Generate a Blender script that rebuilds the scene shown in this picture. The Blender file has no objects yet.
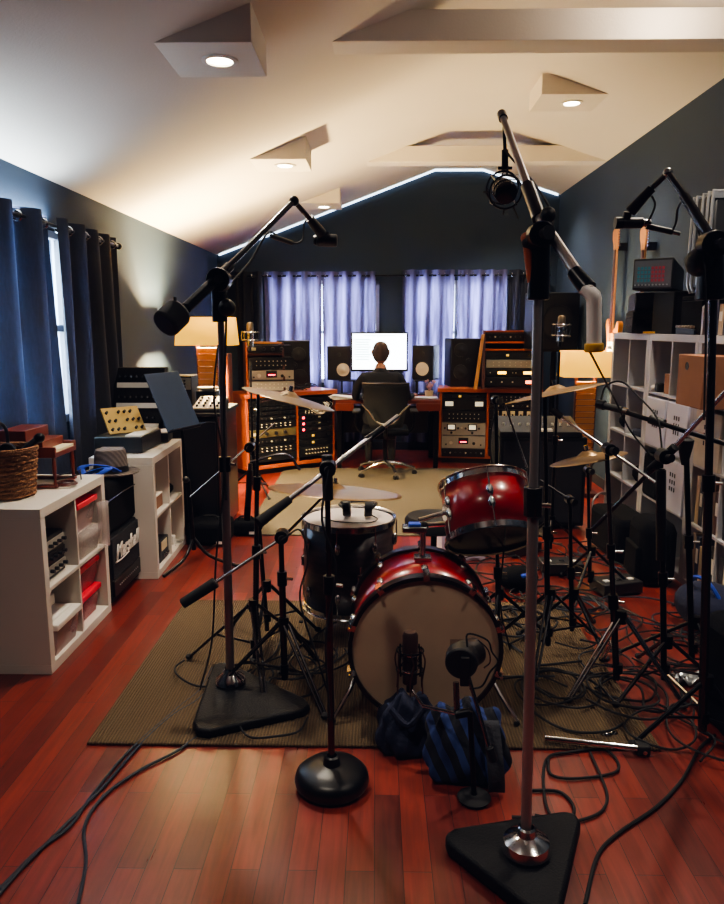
import bpy, bmesh, math, random
from mathutils import Vector, Matrix, Euler
random.seed(7)
C = bpy.context.scene.collection
PI = math.pi
V = Vector
# ------------------------------------------------------------------ camera model (724 x 904)
F = 740.0; H = 1.55
TH = math.atan(126/F); YAW = math.atan(14/F*math.cos(TH))
fw = V((-math.sin(YAW)*math.cos(TH), math.cos(YAW)*math.cos(TH), -math.sin(TH)))
rt = V((math.cos(YAW), math.sin(YAW), 0)); up = rt.cross(fw)
def at(px, py, Y=None, X=None, z=None):
    """real-world point seen at a pixel, at a known depth Y, wall X or height z"""
    d = fw + rt*((px-362)/F) - up*((py-452)/F)
    t = Y/d.y if Y is not None else (X/d.x if X is not None else (z-H)/d.z)
    return V((d.x*t, d.y*t, d.z*t+H))
# ------------------------------------------------------------------ materials
def rgb(h):
    h = h.lstrip('#'); c = [int(h[i:i+2],16)/255 for i in (0,2,4)]
    return tuple(x/12.92 if x <= .04045 else ((x+.055)/1.055)**2.4 for x in c)+(1,)
MATS = {}
def mat(name, col, rough=.5, metal=0, var=.15, scale=12, bump=0, emit=0, coat=0, ecol=None, bscale=None, alpha=1, trans=0, spec=.5):
    if name in MATS: return MATS[name]
    m = bpy.data.materials.new(name); m.use_nodes = True
    nt = m.node_tree; N = nt.nodes; L = nt.links; b = N['Principled BSDF']
    c = rgb(col) if isinstance(col, str) else col
    tc = N.new('ShaderNodeTexCoord'); nz = N.new('ShaderNodeTexNoise'); nz.inputs['Scale'].default_value = scale; nz.inputs['Detail'].default_value = 4
    L.new(tc.outputs['Object'], nz.inputs['Vector'])
    mx = N.new('ShaderNodeMix'); mx.data_type = 'RGBA'
    mx.inputs['A'].default_value = tuple(x*(1-var) for x in c[:3])+(1,)
    mx.inputs['B'].default_value = tuple(min(1, x*(1+var)) for x in c[:3])+(1,)
    L.new(nz.outputs['Fac'], mx.inputs['Factor']); L.new(mx.outputs['Result'], b.inputs['Base Color'])
    b.inputs['Roughness'].default_value = rough; b.inputs['Metallic'].default_value = metal
    b.inputs['Specular IOR Level'].default_value = spec
    b.inputs['Coat Weight'].default_value = coat; b.inputs['Coat Roughness'].default_value = .08
    b.inputs['Transmission Weight'].default_value = trans
    b.inputs['Alpha'].default_value = alpha
    if emit:
        b.inputs['Emission Color'].default_value = rgb(ecol) if ecol else c; b.inputs['Emission Strength'].default_value = emit
    if bump:
        n2 = N.new('ShaderNodeTexNoise'); n2.inputs['Scale'].default_value = bscale or scale*6
        L.new(tc.outputs['Object'], n2.inputs['Vector'])
        bp = N.new('ShaderNodeBump'); bp.inputs['Strength'].default_value = bump; bp.inputs['Distance'].default_value = .01
        L.new(n2.outputs['Fac'], bp.inputs['Height']); L.new(bp.outputs['Normal'], b.inputs['Normal'])
    MATS[name] = m; return m
black = mat('black_plastic', '#0c0d12', .5, var=.3)
blackm = mat('black_metal', '#0b0b10', .3, .6, var=.3)
rubber = mat('black_rubber', '#0a0a0d', .75)
tolex = mat('black_vinyl', '#08090d', .7, spec=.25, bump=.4, bscale=300)
cloth_b = mat('black_cloth', '#07080b', .95, spec=.15, bump=.5, bscale=200)
grille = mat('grille_cloth', '#15161d', .9, bump=.5, bscale=400)
chrome = mat('chrome', '#d8d8dc', .14, 1, var=.05)
steel = mat('steel', '#9a9ca2', .25, 1, var=.1)
dsteel = mat('dark_steel', '#4a4648', .25, .9, var=.2)
alum = mat('aluminium', '#b8bcc2', .35, .9, var=.08)
silverface = mat('silver_faceplate', '#a7a49c', .45, .3, var=.08)
blackface = mat('black_faceplate', '#14151a', .4, .2, var=.2)
cream = mat('cream_label', '#d9cfae', .6)
whitep = mat('white_plastic', '#e4e1dc', .45, var=.04)
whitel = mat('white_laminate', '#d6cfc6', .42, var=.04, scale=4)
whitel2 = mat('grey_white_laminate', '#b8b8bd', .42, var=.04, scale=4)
redlid = mat('red_lid', '#e0203c', .35, var=.1)
clearp = mat('clear_plastic', '#d8ccc8', .2, alpha=.35, var=.05)
woodo = mat('orange_wood', '#a8522a', .4, var=.3, scale=5, coat=.2)
woodd = mat('dark_wood', '#4a2015', .4, var=.35, scale=5, coat=.2)
woodr = mat('red_brown_wood', '#6d2a1a', .38, var=.3, scale=6, coat=.3)
woodl = mat('pale_wood', '#c48a4d', .45, var=.25, scale=5)
knobm = mat('knob', '#25262b', .4, .3)
knobw = mat('pale_knob', '#cfcabd', .4)
ledr = mat('red_led', '#ff2040', emit=6); ledy = mat('yellow_led', '#ffc020', emit=5); ledo = mat('orange_led', '#ff8050', emit=4)
meterm = mat('lit_meter', '#e8e0c0', .4, emit=.5, ecol='#efe6c8')
bronze = mat('bronze_cymbal', '#8f7c66', .33, .85, var=.25, scale=7)
bronzed = mat('dark_bronze_cymbal', '#a08460', .38, .8, var=.3, scale=7)
cardb = mat('cardboard', '#8e6248', .8, var=.08)
paper = mat('paper', '#e2ddd2', .8, var=.04)
tapew = mat('white_tape', '#fff8fa', .6, var=.04); tapey = mat('yellow_tape', '#d9a63c', .6)
navy = mat('navy_cloth', '#141b38', .9, var=.4, scale=8, bump=.3)
bluec = mat('bright_blue_cloth', '#2548b8', .7, var=.3)
skin = mat('skin', '#a8735c', .6, var=.12); hairm = mat('short_hair', '#4a3c38', .9, var=.4, scale=60, bump=.8)
shirt = mat('black_shirt', '#0e0f15', .9, bump=.3)
teal_b = mat('teal_grey_stand_desk', '#20344f', .55, .1, var=.15)

def wood_floor():
    m = bpy.data.materials.new('cherry_plank_floor'); m.use_nodes = True; nt = m.node_tree; N = nt.nodes; L = nt.links; b = N['Principled BSDF']
    tc = N.new('ShaderNodeTexCoord'); mp = N.new('ShaderNodeMapping'); mp.inputs['Rotation'].default_value = (0,0,PI/2)
    L.new(tc.outputs['Object'], mp.inputs['Vector'])
    br = N.new('ShaderNodeTexBrick'); L.new(mp.outputs['Vector'], br.inputs['Vector'])
    br.inputs['Scale'].default_value = 1; br.inputs['Brick Width'].default_value = .95; br.inputs['Row Height'].default_value = .083
    br.inputs['Mortar Size'].default_value = .0012; br.inputs['Mortar Smooth'].default_value = .2; br.offset = .37; br.squash = 1
    br.inputs['Color1'].default_value = (0,0,0,1); br.inputs['Color2'].default_value = (1,1,1,1); br.inputs['Mortar'].default_value = (.5,.5,.5,1); br.inputs['Bias'].default_value = 0
    cr = N.new('ShaderNodeValToRGB'); e = cr.color_ramp.elements
    e[0].position = 0; e[0].color = rgb('#5c1f18'); e[1].position = 1; e[1].color = rgb('#863225')
    x = e.new(.35); x.color = rgb('#6f271d'); x = e.new(.7); x.color = rgb('#7c2c20')
    L.new(br.outputs['Color'], cr.inputs['Fac'])
    mp2 = N.new('ShaderNodeMapping'); mp2.inputs['Scale'].default_value = (18, 1.3, 1); L.new(tc.outputs['Object'], mp2.inputs['Vector'])
    nz = N.new('ShaderNodeTexNoise'); nz.inputs['Scale'].default_value = 3; nz.inputs['Detail'].default_value = 8; nz.inputs['Distortion'].default_value = .6
    L.new(mp2.outputs['Vector'], nz.inputs['Vector'])
    r2 = N.new('ShaderNodeValToRGB'); r2.color_ramp.elements[0].position = .3; r2.color_ramp.elements[0].color = (.6,.6,.6,1); r2.color_ramp.elements[1].position = .7; r2.color_ramp.elements[1].color = (1.15,1.15,1.15,1)
    L.new(nz.outputs['Fac'], r2.inputs['Fac'])
    mx = N.new('ShaderNodeMix'); mx.data_type = 'RGBA'; mx.blend_type = 'MULTIPLY'; mx.inputs['Factor'].default_value = .8
    L.new(cr.outputs['Color'], mx.inputs['A']); L.new(r2.outputs['Color'], mx.inputs['B'])
    m2 = N.new('ShaderNodeMix'); m2.data_type = 'RGBA'; m2.inputs['B'].default_value = rgb('#2a0c08')
    L.new(br.outputs['Fac'], m2.inputs['Factor']); L.new(mx.outputs['Result'], m2.inputs['A']); L.new(m2.outputs['Result'], b.inputs['Base Color'])
    rr = N.new('ShaderNodeMapRange'); rr.inputs['To Min'].default_value = .22; rr.inputs['To Max'].default_value = .42
    L.new(nz.outputs['Fac'], rr.inputs['Value']); L.new(rr.outputs['Result'], b.inputs['Roughness'])
    n3 = N.new('ShaderNodeTexNoise'); n3.inputs['Scale'].default_value = 5; L.new(tc.outputs['Object'], n3.inputs['Vector'])
    bp = N.new('ShaderNodeBump'); bp.inputs['Strength'].default_value = .12; bp.inputs['Distance'].default_value = .02; L.new(n3.outputs['Fac'], bp.inputs['Height'])
    bp2 = N.new('ShaderNodeBump'); bp2.invert = True; bp2.inputs['Strength'].default_value = .5; bp2.inputs['Distance'].default_value = .002; L.new(br.outputs['Fac'], bp2.inputs['Height']); L.new(bp.outputs['Normal'], bp2.inputs['Normal'])
    L.new(bp2.outputs['Normal'], b.inputs['Normal']); b.inputs['Coat Weight'].default_value = .25; b.inputs['Coat Roughness'].default_value = .15
    return m
def wave_mat(name, c1, c2, scale, rough=.95, axis='X', dist=1.5, bump=.6, rot=0):
    m = bpy.data.materials.new(name); m.use_nodes = True; nt = m.node_tree; N = nt.nodes; L = nt.links; b = N['Principled BSDF']
    tc = N.new('ShaderNodeTexCoord'); w = N.new('ShaderNodeTexWave'); w.bands_direction = axis; w.inputs['Scale'].default_value = scale; w.inputs['Distortion'].default_value = dist; w.inputs['Detail'].default_value = 3; w.inputs['Detail Scale'].default_value = 4
    mp = N.new('ShaderNodeMapping'); mp.inputs['Rotation'].default_value = (0,0,rot)
    L.new(tc.outputs['Object'], mp.inputs['Vector']); L.new(mp.outputs['Vector'], w.inputs['Vector'])
    nz = N.new('ShaderNodeTexNoise'); nz.inputs['Scale'].default_value = 160; L.new(tc.outputs['Object'], nz.inputs['Vector'])
    ad = N.new('ShaderNodeMath'); ad.operation = 'MULTIPLY_ADD'; ad.inputs[1].default_value = .6; L.new(nz.outputs['Fac'], ad.inputs[0]); 
    ml = N.new('ShaderNodeMath'); ml.operation = 'MULTIPLY'; ml.inputs[1].default_value = .6; L.new(w.outputs['Fac'], ml.inputs[0]); L.new(ml.outputs[0], ad.inputs[2])
    mx = N.new('ShaderNodeMix'); mx.data_type = 'RGBA'; mx.inputs['A'].default_value = rgb(c1); mx.inputs['B'].default_value = rgb(c2)
    L.new(ad.outputs[0], mx.inputs['Factor']); L.new(mx.outputs['Result'], b.inputs['Base Color']); b.inputs['Roughness'].default_value = rough
    bp = N.new('ShaderNodeBump'); bp.inputs['Strength'].default_value = bump; bp.inputs['Distance'].default_value = .01; L.new(ad.outputs[0], bp.inputs['Height']); L.new(bp.outputs['Normal'], b.inputs['Normal'])
    return m
def curtain_mat(name, col, tcol, mixf, axis='X', period=.17):
    m = bpy.data.materials.new(name); m.use_nodes = True; nt = m.node_tree; N = nt.nodes; L = nt.links
    b = N['Principled BSDF']; out = N['Material Output']; b.inputs['Roughness'].default_value = .8
    tc = N.new('ShaderNodeTexCoord'); nz = N.new('ShaderNodeTexNoise'); nz.inputs['Scale'].default_value = 90; nz.inputs['Detail'].default_value = 5
    mp = N.new('ShaderNodeMapping'); mp.inputs['Scale'].default_value = (1,1,.25); L.new(tc.outputs['Object'], mp.inputs['Vector']); L.new(mp.outputs['Vector'], nz.inputs['Vector'])
    cr = N.new('ShaderNodeMix'); cr.data_type = 'RGBA'; c = rgb(col); cr.inputs['A'].default_value = tuple(x*.6 for x in c[:3])+(1,); cr.inputs['B'].default_value = tuple(x*1.4 for x in c[:3])+(1,)
    L.new(nz.outputs['Fac'], cr.inputs['Factor']); L.new(cr.outputs['Result'], b.inputs['Base Color'])
    t = N.new('ShaderNodeBsdfTranslucent'); t.inputs['Color'].default_value = rgb(tcol)
    mx = N.new('ShaderNodeMixShader')
    mq = N.new('ShaderNodeMapping'); mq.inputs['Scale'].default_value = (5,5,.45); L.new(tc.outputs['Object'], mq.inputs['Vector'])
    nq = N.new('ShaderNodeTexNoise'); nq.inputs['Scale'].default_value = 2.2; nq.inputs['Detail'].default_value = 2; L.new(mq.outputs['Vector'], nq.inputs['Vector'])
    mr = N.new('ShaderNodeMapRange'); mr.inputs['From Min'].default_value = .38; mr.inputs['From Max'].default_value = .68; mr.inputs['To Min'].default_value = mixf*.35; mr.inputs['To Max'].default_value = mixf*2.0  # noise puts sunlit patches and streaks into the cloth's translucency
    L.new(nq.outputs['Fac'], mr.inputs['Value'])
    wv = N.new('ShaderNodeTexWave'); wv.bands_direction = axis; wv.inputs['Scale'].default_value = .314/period; wv.inputs['Distortion'].default_value = .8; wv.inputs['Detail Scale'].default_value = .6; L.new(tc.outputs['Object'], wv.inputs['Vector'])
    w2 = N.new('ShaderNodeMapRange'); w2.inputs['To Min'].default_value = .12; w2.inputs['To Max'].default_value = 1.5; L.new(wv.outputs['Fac'], w2.inputs['Value'])  # wave paints light and shade of the folds into the translucency
    mm = N.new('ShaderNodeMath'); mm.operation = 'MULTIPLY'; L.new(mr.outputs['Result'], mm.inputs[0]); L.new(w2.outputs['Result'], mm.inputs[1]); L.new(mm.outputs[0], mx.inputs[0])
    L.new(b.outputs[0], mx.inputs[1]); L.new(t.outputs[0], mx.inputs[2]); L.new(mx.outputs[0], out.inputs['Surface'])
    return m
def shade_mat(name, col, strength):
    m = bpy.data.materials.new(name); m.use_nodes = True; nt = m.node_tree; N = nt.nodes; L = nt.links
    b = N['Principled BSDF']; b.inputs['Base Color'].default_value = rgb(col); b.inputs['Roughness'].default_value = .8
    tc = N.new('ShaderNodeTexCoord'); nz = N.new('ShaderNodeTexNoise'); nz.inputs['Scale'].default_value = 3; L.new(tc.outputs['Object'], nz.inputs['Vector'])
    mr = N.new('ShaderNodeMapRange'); mr.inputs['To Min'].default_value = strength*.7; mr.inputs['To Max'].default_value = strength*1.3; L.new(nz.outputs['Fac'], mr.inputs['Value'])
    b.inputs['Emission Color'].default_value = rgb(col); L.new(mr.outputs['Result'], b.inputs['Emission Strength'])
    return m
# ------------------------------------------------------------------ mesh builder
def basis(d):
    d = d.normalized(); a = V((0,0,1)) if abs(d.z) < .95 else V((1,0,0))
    x = d.cross(a).normalized(); return x, d.cross(x).normalized(), d
def smooth_pts(pts, n=6):
    pts = [V(p) for p in pts]
    if len(pts) < 3: return pts
    P = [pts[0]*2-pts[1]]+pts+[pts[-1]*2-pts[-2]]; out = []
    for i in range(1, len(P)-2):
        for k in range(n):
            t = k/n; a, b, c, d = P[i-1], P[i], P[i+1], P[i+2]
            out.append(.5*((2*b)+(c-a)*t+(2*a-5*b+4*c-d)*t*t+(3*b-a-3*c+d)*t*t*t))
    out.append(pts[-1]); return out
class MB:
    def __init__(s): s.bm = bmesh.new(); s.mi = 0
    def _f(s, vs):
        try: f = s.bm.faces.new(vs); f.material_index = s.mi; return f
        except ValueError: return None
    def box(s, c, d, rot=None, mi=None, taper=None):
        if mi is not None: s.mi = mi
        c = V(c); R = Euler(rot).to_matrix() if rot else None; vs = []
        for sx in (-1,1):
            for sy in (-1,1):
                for sz in (-1,1):
                    k = taper if (taper and sz > 0) else 1
                    p = V((sx*d[0]/2*k, sy*d[1]/2*k, sz*d[2]/2))
                    if R: p = R @ p
                    vs.append(s.bm.verts.new(p+c))
        for q in ((0,1,3,2),(4,6,7,5),(0,4,5,1),(2,3,7,6),(0,2,6,4),(1,5,7,3)): s._f([vs[i] for i in q])
        return s
    def bb(s, a, b, mi=None):
        a, b = V(a), V(b); return s.box((a+b)/2, [abs(b[i]-a[i]) for i in range(3)], mi=mi)
    def cyl(s, p0, p1, r0, r1=None, seg=12, cap=True, mi=None):
        if mi is not None: s.mi = mi
        p0, p1 = V(p0), V(p1); r1 = r0 if r1 is None else r1
        x, y, d = basis(p1-p0); A = []; B = []
        for i in range(seg):
            a = 2*PI*i/seg; o = x*math.cos(a)+y*math.sin(a)
            A.append(s.bm.verts.new(p0+o*r0)); B.append(s.bm.verts.new(p1+o*r1))
        for i in range(seg): j = (i+1)%seg; s._f([A[i],A[j],B[j],B[i]])
        if cap: s._f(A[::-1]); s._f(B)
        return s
    def tube(s, pts, r, seg=8, closed=False, sm=0, mi=None):
        if mi is not None: s.mi = mi
        pts = smooth_pts(pts, sm) if sm else [V(p) for p in pts]; n = len(pts); rings = []
        ref = None
        for i, p in enumerate(pts):
            d = (pts[(i+1)%n]-pts[i-1]) if closed else (pts[min(i+1,n-1)]-pts[max(i-1,0)])
            if d.length < 1e-9: d = V((0,0,1))
            d.normalize()
            if ref is None: ref = basis(d)[0]
            ref = (ref-d*ref.dot(d)); ref = ref.normalized() if ref.length > 1e-6 else basis(d)[0]
            y = d.cross(ref); rr = (r[min(int(i/max(n-1,1)*(len(r)-1)),len(r)-2)]*(1-(i/max(n-1,1)*(len(r)-1))%1)+r[min(int(i/max(n-1,1)*(len(r)-1))+1,len(r)-1)]*((i/max(n-1,1)*(len(r)-1))%1) if i<n-1 else r[-1]) if isinstance(r, (list,tuple)) else r
            rings.append([s.bm.verts.new(p+(ref*math.cos(2*PI*k/seg)+y*math.sin(2*PI*k/seg))*rr) for k in range(seg)])
        m = n if closed else n-1
        for i in range(m):
            A, B = rings[i], rings[(i+1)%n]
            for k in range(seg): j = (k+1)%seg; s._f([A[k],A[j],B[j],B[k]])
        if not closed: s._f(rings[0][::-1]); s._f(rings[-1])
        return s
    def ring(s, c, r, t, axis=(0,0,1), seg=24, ts=6, mi=None):
        x, y, d = basis(V(axis)); c = V(c)
        return s.tube([c+(x*math.cos(2*PI*i/seg)+y*math.sin(2*PI*i/seg))*r for i in range(seg)], t, ts, closed=True, mi=mi)
    def lathe(s, prof, c=(0,0,0), axis=(0,0,1), seg=24, mi=None):
        if mi is not None: s.mi = mi
        x, y, d = basis(V(axis)); c = V(c); rings = []
        for r, h in prof:
            if r < 1e-5: rings.append([s.bm.verts.new(c+d*h)])
            else: rings.append([s.bm.verts.new(c+d*h+(x*math.cos(2*PI*i/seg)+y*math.sin(2*PI*i/seg))*r) for i in range(seg)])
        for A, B in zip(rings, rings[1:]):
            for i in range(seg):
                j = (i+1)%seg
                if len(A) == 1 and len(B) == 1: continue
                if len(A) == 1: s._f([A[0],B[j],B[i]])
                elif len(B) == 1: s._f([A[i],A[j],B[0]])
                else: s._f([A[i],A[j],B[j],B[i]])
        return s
    def ball(s, c, r, sc=(1,1,1), seg=14, mi=None):
        if mi is not None: s.mi = mi
        n = seg//2; c = V(c); rings = []
        for k in range(n+1):
            a = -PI/2+PI*k/n; rr = math.cos(a)*r; h = math.sin(a)*r
            if k in (0,n): rings.append([s.bm.verts.new(c+V((0,0,h*sc[2])))])
            else: rings.append([s.bm.verts.new(c+V((rr*math.cos(2*PI*i/seg)*sc[0], rr*math.sin(2*PI*i/seg)*sc[1], h*sc[2]))) for i in range(seg)])
        for A, B in zip(rings, rings[1:]):
            for i in range(seg):
                j = (i+1)%seg
                if len(A) == 1: s._f([A[0],B[j],B[i]])
                elif len(B) == 1: s._f([A[i],A[j],B[0]])
                else: s._f([A[i],A[j],B[j],B[i]])
        return s
    def prism(s, poly, ext, mi=None):
        if mi is not None: s.mi = mi
        A = [s.bm.verts.new(V(p)) for p in poly]; B = [s.bm.verts.new(V(p)+V(ext)) for p in poly]; n = len(A)
        s._f(A[::-1]); s._f(B)
        for i in range(n): j = (i+1)%n; s._f([A[i],A[j],B[j],B[i]])
        return s
    def grid(s, fn, nu, nv, mi=None):
        if mi is not None: s.mi = mi
        g = [[s.bm.verts.new(V(fn(i/nu, j/nv))) for j in range(nv+1)] for i in range(nu+1)]
        for i in range(nu):
            for j in range(nv): s._f([g[i][j],g[i+1][j],g[i+1][j+1],g[i][j+1]])
        return s
    def build(s, name, mats, parent=None, world=False, bevel=0, sharp=.7, subsurf=0, solid=0, displace=None):
        bmesh.ops.recalc_face_normals(s.bm, faces=s.bm.faces[:])
        me = bpy.data.meshes.new(name)
        if world and parent is not None: s.bm.transform(wm(parent).inverted())
        s.bm.to_mesh(me); s.bm.free()
        for m in (mats if isinstance(mats, (list,tuple)) else [mats]): me.materials.append(m)
        me.polygons.foreach_set('use_smooth', [True]*len(me.polygons)); me.set_sharp_from_angle(angle=sharp)
        o = bpy.data.objects.new(name, me); C.objects.link(o)
        if parent is not None: o.parent = parent
        if solid: q = o.modifiers.new('solid','SOLIDIFY'); q.thickness = solid; q.offset = 0
        if bevel: q = o.modifiers.new('bevel','BEVEL'); q.width = bevel; q.segments = 2; q.limit_method = 'ANGLE'
        if subsurf: q = o.modifiers.new('sub','SUBSURF'); q.levels = subsurf; q.render_levels = subsurf
        return o
def wm(o):
    m = Matrix.Translation(o.location) @ o.rotation_euler.to_matrix().to_4x4() @ Matrix.Diagonal(o.scale.to_4d())
    return (wm(o.parent) @ m) if o.parent else m
def tag(o, label=None, cat=None, group=None, kind=None):
    if label: o['label'] = label
    if cat: o['category'] = cat
    if group: o['group'] = group
    if kind: o['kind'] = kind
    return o
def thing(name, label, cat, loc=(0,0,0), rotz=0, group=None, rot=None):
    o = bpy.data.objects.new(name, None); C.objects.link(o); o.empty_display_size = .1
    o.location = loc; o.rotation_euler = rot if rot else (0,0,rotz)
    return tag(o, label, cat, group)
def struct(name, mb, mats, **k):
    o = mb.build(name, mats, **k); o['kind'] = 'structure'; return o
def kids(o): return [c for c in C.objects if c.parent == o]
def dup(root, loc=None, rotz=None, label=None, group=None, scale=None):
    def rec(o, par):
        c = o.copy(); C.objects.link(c); c.parent = par
        for ch in kids(o):
            if ch is not c: rec(ch, c)
        return c
    r = rec(root, root.parent)
    if loc is not None: r.location = loc
    if rotz is not None: r.rotation_euler = (0,0,rotz)
    if label: r['label'] = label
    if group: r['group'] = group
    if scale: r.scale = scale
    return r
def text_part(name, s, size, mat_, parent, loc, rot, shear=0, depth=.001, bold=0, width=1):
    cu = bpy.data.curves.new(name, 'FONT'); cu.body = s; cu.size = size; cu.extrude = depth; cu.shear = shear; cu.offset = bold; cu.align_x = 'CENTER'
    t = bpy.data.objects.new('tmp', cu); C.objects.link(t); bpy.context.view_layer.update()
    me = bpy.data.meshes.new_from_object(t.evaluated_get(bpy.context.evaluated_depsgraph_get()))
    bpy.data.objects.remove(t); me.name = name; me.materials.clear(); me.materials.append(mat_)
    o = bpy.data.objects.new(name, me); C.objects.link(o); o.parent = parent; o.location = loc; o.rotation_euler = rot; o.scale = (width,1,1); return o
# ================================================================== ROOM
XL, XR, YB, YF = -1.95, 2.2, 9.3, -2.2
ZL, ZR, ZT, XA, XB = 2.407, 3.10, 3.395, .70, 1.27
def roof(x): return ZL+(ZT-ZL)*(x-XL)/(XA-XL) if x < XA else (ZT if x < XB else ZT-(ZT-ZR)*(x-XB)/(XR-XB))
wallm = mat('dark_teal_wall', '#26374a', .75, var=.08, scale=2, bump=.15, bscale=120)
ceilm = mat('warm_white_ceiling', '#d8cfc2', .85, var=.04, scale=2, bump=.1, bscale=90)
struct('floor', MB().bb((XL-.15,YF-.15,-.1),(XR+.15,YB+.15,0)), wood_floor())
m = MB(); T = .12
prof = [(XL-.3,ZL-.3*.373),(XA,ZT),(XB,ZT),(XR+.3,ZR-.3*.317)]
poly = [(x,YF-.1,z) for x,z in prof]+[(x,YF-.1,z+T) for x,z in prof[::-1]]
struct('ceiling', m.prism(poly, (0,YB-YF+.2,0)), ceilm)
# left wall with a window opening (behind the near curtains)
LW = (2.6, 4.75, .95, 2.12)
m = MB(); y0,y1,z0,z1 = LW
m.bb((XL-.14,YF,0),(XL,y0,ZL)); m.bb((XL-.14,y1,0),(XL,YB,ZL)); m.bb((XL-.14,y0,0),(XL,y1,z0)); m.bb((XL-.14,y0,z1),(XL,y1,ZL))
struct('wall_left', m, wallm)
struct('wall_right', MB().bb((XR,YF,0),(XR+.14,YB,ZR)), wallm)
BW = [(-1.28,.04,.85,2.1),(.36,1.62,.85,2.1)]
m = MB()
def gable(x0,x1,zb):
    xs = sorted(set([x0,x1]+[x for x in (XA,XB) if x0 < x < x1]))
    m.prism([(x0,YB,zb)]+[(x1,YB,zb)]+[(x,YB,roof(x)+.02) for x in xs[::-1]], (0,.14,0))
gable(XL-.14,XR+.14,2.1)
m.bb((XL-.14,YB,0),(XR+.14,YB+.14,.85)); m.bb((XL-.14,YB,.85),(BW[0][0],YB+.14,2.1)); m.bb((BW[0][1],YB,.85),(BW[1][0],YB+.14,2.1)); m.bb((BW[1][1],YB,.85),(XR+.14,YB+.14,2.1))
struct('wall_back', m, wallm)
m = MB(); xs = [XL-.14,XA,XB,XR+.14]
m.prism([(XL-.14,YF-.14,0),(XR+.14,YF-.14,0)]+[(x,YF-.14,roof(x)) for x in xs[::-1]], (0,.14,0)); struct('wall_front', m, wallm)
framem = mat('window_frame_paint', '#c8ccd2', .5)
glassm = mat('window_glass', '#eef4fa', .02, trans=1, var=.01)
def window(n, a, b, axis):
    u0,u1,z0,z1 = a; t = .045; m = MB()
    def P(u, d, z): return (b+d, u, z) if axis == 'x' else (u, b+d, z)
    for uu in ((u0,u0+t),(u1-t,u1),((u0+u1)/2-.02,(u0+u1)/2+.02)): m.bb(P(uu[0],0,z0),P(uu[1],.05 if axis=='y' else -.05,z1))
    for zz in ((z0,z0+t),(z1-t,z1),((z0+z1)/2-.02,(z0+z1)/2+.02)): m.bb(P(u0,0,zz[0]),P(u1,.05 if axis=='y' else -.05,zz[1]))
    w = struct('window_%d'%n, m, framem)
    g = MB(); s = .03 if axis=='y' else -.03; g.bb(P(u0+t,s,z0+t),P(u1-t,s*1.1,z1-t)); g.build('pane', glassm, w)
window(1, LW, XL-.02, 'x'); window(2, BW[0], YB+.02, 'y'); window(3, BW[1], YB+.02, 'y')
trimm = mat('dark_trim', '#20262e', .6)
struct('baseboard_left', MB().bb((XL,YF,0),(XL+.015,YB,.1)), trimm, bevel=.004)
struct('baseboard_right', MB().bb((XR-.015,YF,0),(XR,YB,.1)), trimm, bevel=.004)
struct('baseboard_back', MB().bb((XL,YB-.015,0),(XR,YB,.1)), trimm, bevel=.004)
# boxed tie beams across the vault
def beam(n, y0, y1, zb, zt):
    def xl(z): return XL+(z-ZL)/(ZT-ZL)*(XA-XL)-.03
    def xr(z): return min(XR+.02, XB+(ZT-z)/(ZT-ZR)*(XR-XB)+.03)
    m = MB().prism([(xl(zb),y0,zb),(xr(zb),y0,zb),(xr(zt),y0,zt),(xl(zt),y0,zt)], (0,y1-y0,0))
    struct('trim_%d'%n, m, ceilm, bevel=.004)
beam(1, 4.25, 4.45, 3.045, 3.20)
beam(2, 7.46, 7.66, 3.10, 3.245)
# wedge shaped boxes that level out the recessed lights
lampm = mat('downlight_lens', '#fff2d8', .4, emit=28, ecol='#fff0d6')
trimw = mat('downlight_trim', '#d8d4cc', .4)
LIGHTS = []
def light_box(n, side, y, zb):
    if side < 0:
        xa = XL+(zb-ZL)/(ZT-ZL)*(XA-XL); xb = xa+.43
    else:
        xa = XB+(ZT-zb)/(ZT-ZR)*(XR-XB); xb = xa-.50
    m = MB().prism([(xa,y,zb),(xb,y,zb),(xb,y,roof(xb)+.03)], (0,.46,0))
    struct('trim_%d'%n, m, ceilm, bevel=.003)
    cx, cy = (xa+xb)/2+.03*(-1 if side<0 else -1)*-1, y+.22
    LIGHTS.append((cx, cy, zb))
    return cx, cy
nm = {3:'recessed downlight in the large wedge box nearest the camera, upper left',4:'recessed downlight in the second wedge box on the left slope',
      5:'recessed downlight in the small wedge box farthest down the left slope',6:'recessed downlight in the wedge box on the right slope'}
for n, side, y, zb in ((3,-1,3.47,2.770),(4,-1,5.80,2.778),(5,-1,8.15,2.83),(6,1,5.9,3.25),(7,1,8.15,3.22),(8,1,3.3,3.22),(9,-1,1.2,2.80),(10,1,1.2,3.22)):
    cx, cy = light_box(n, side, y, zb)
    if n in nm:
        t = thing('downlight', nm[n], 'ceiling light', (cx,cy,zb))
        MB().lathe([(.062,.004),(.085,.0),(.085,-.006),(.062,-.009),(.060,-.004)], seg=28).build('trim_ring', trimw, t)
        MB().lathe([(.061,.0),(.05,-.004),(0,-.007)], seg=24).build('lens', lampm, t)
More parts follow.
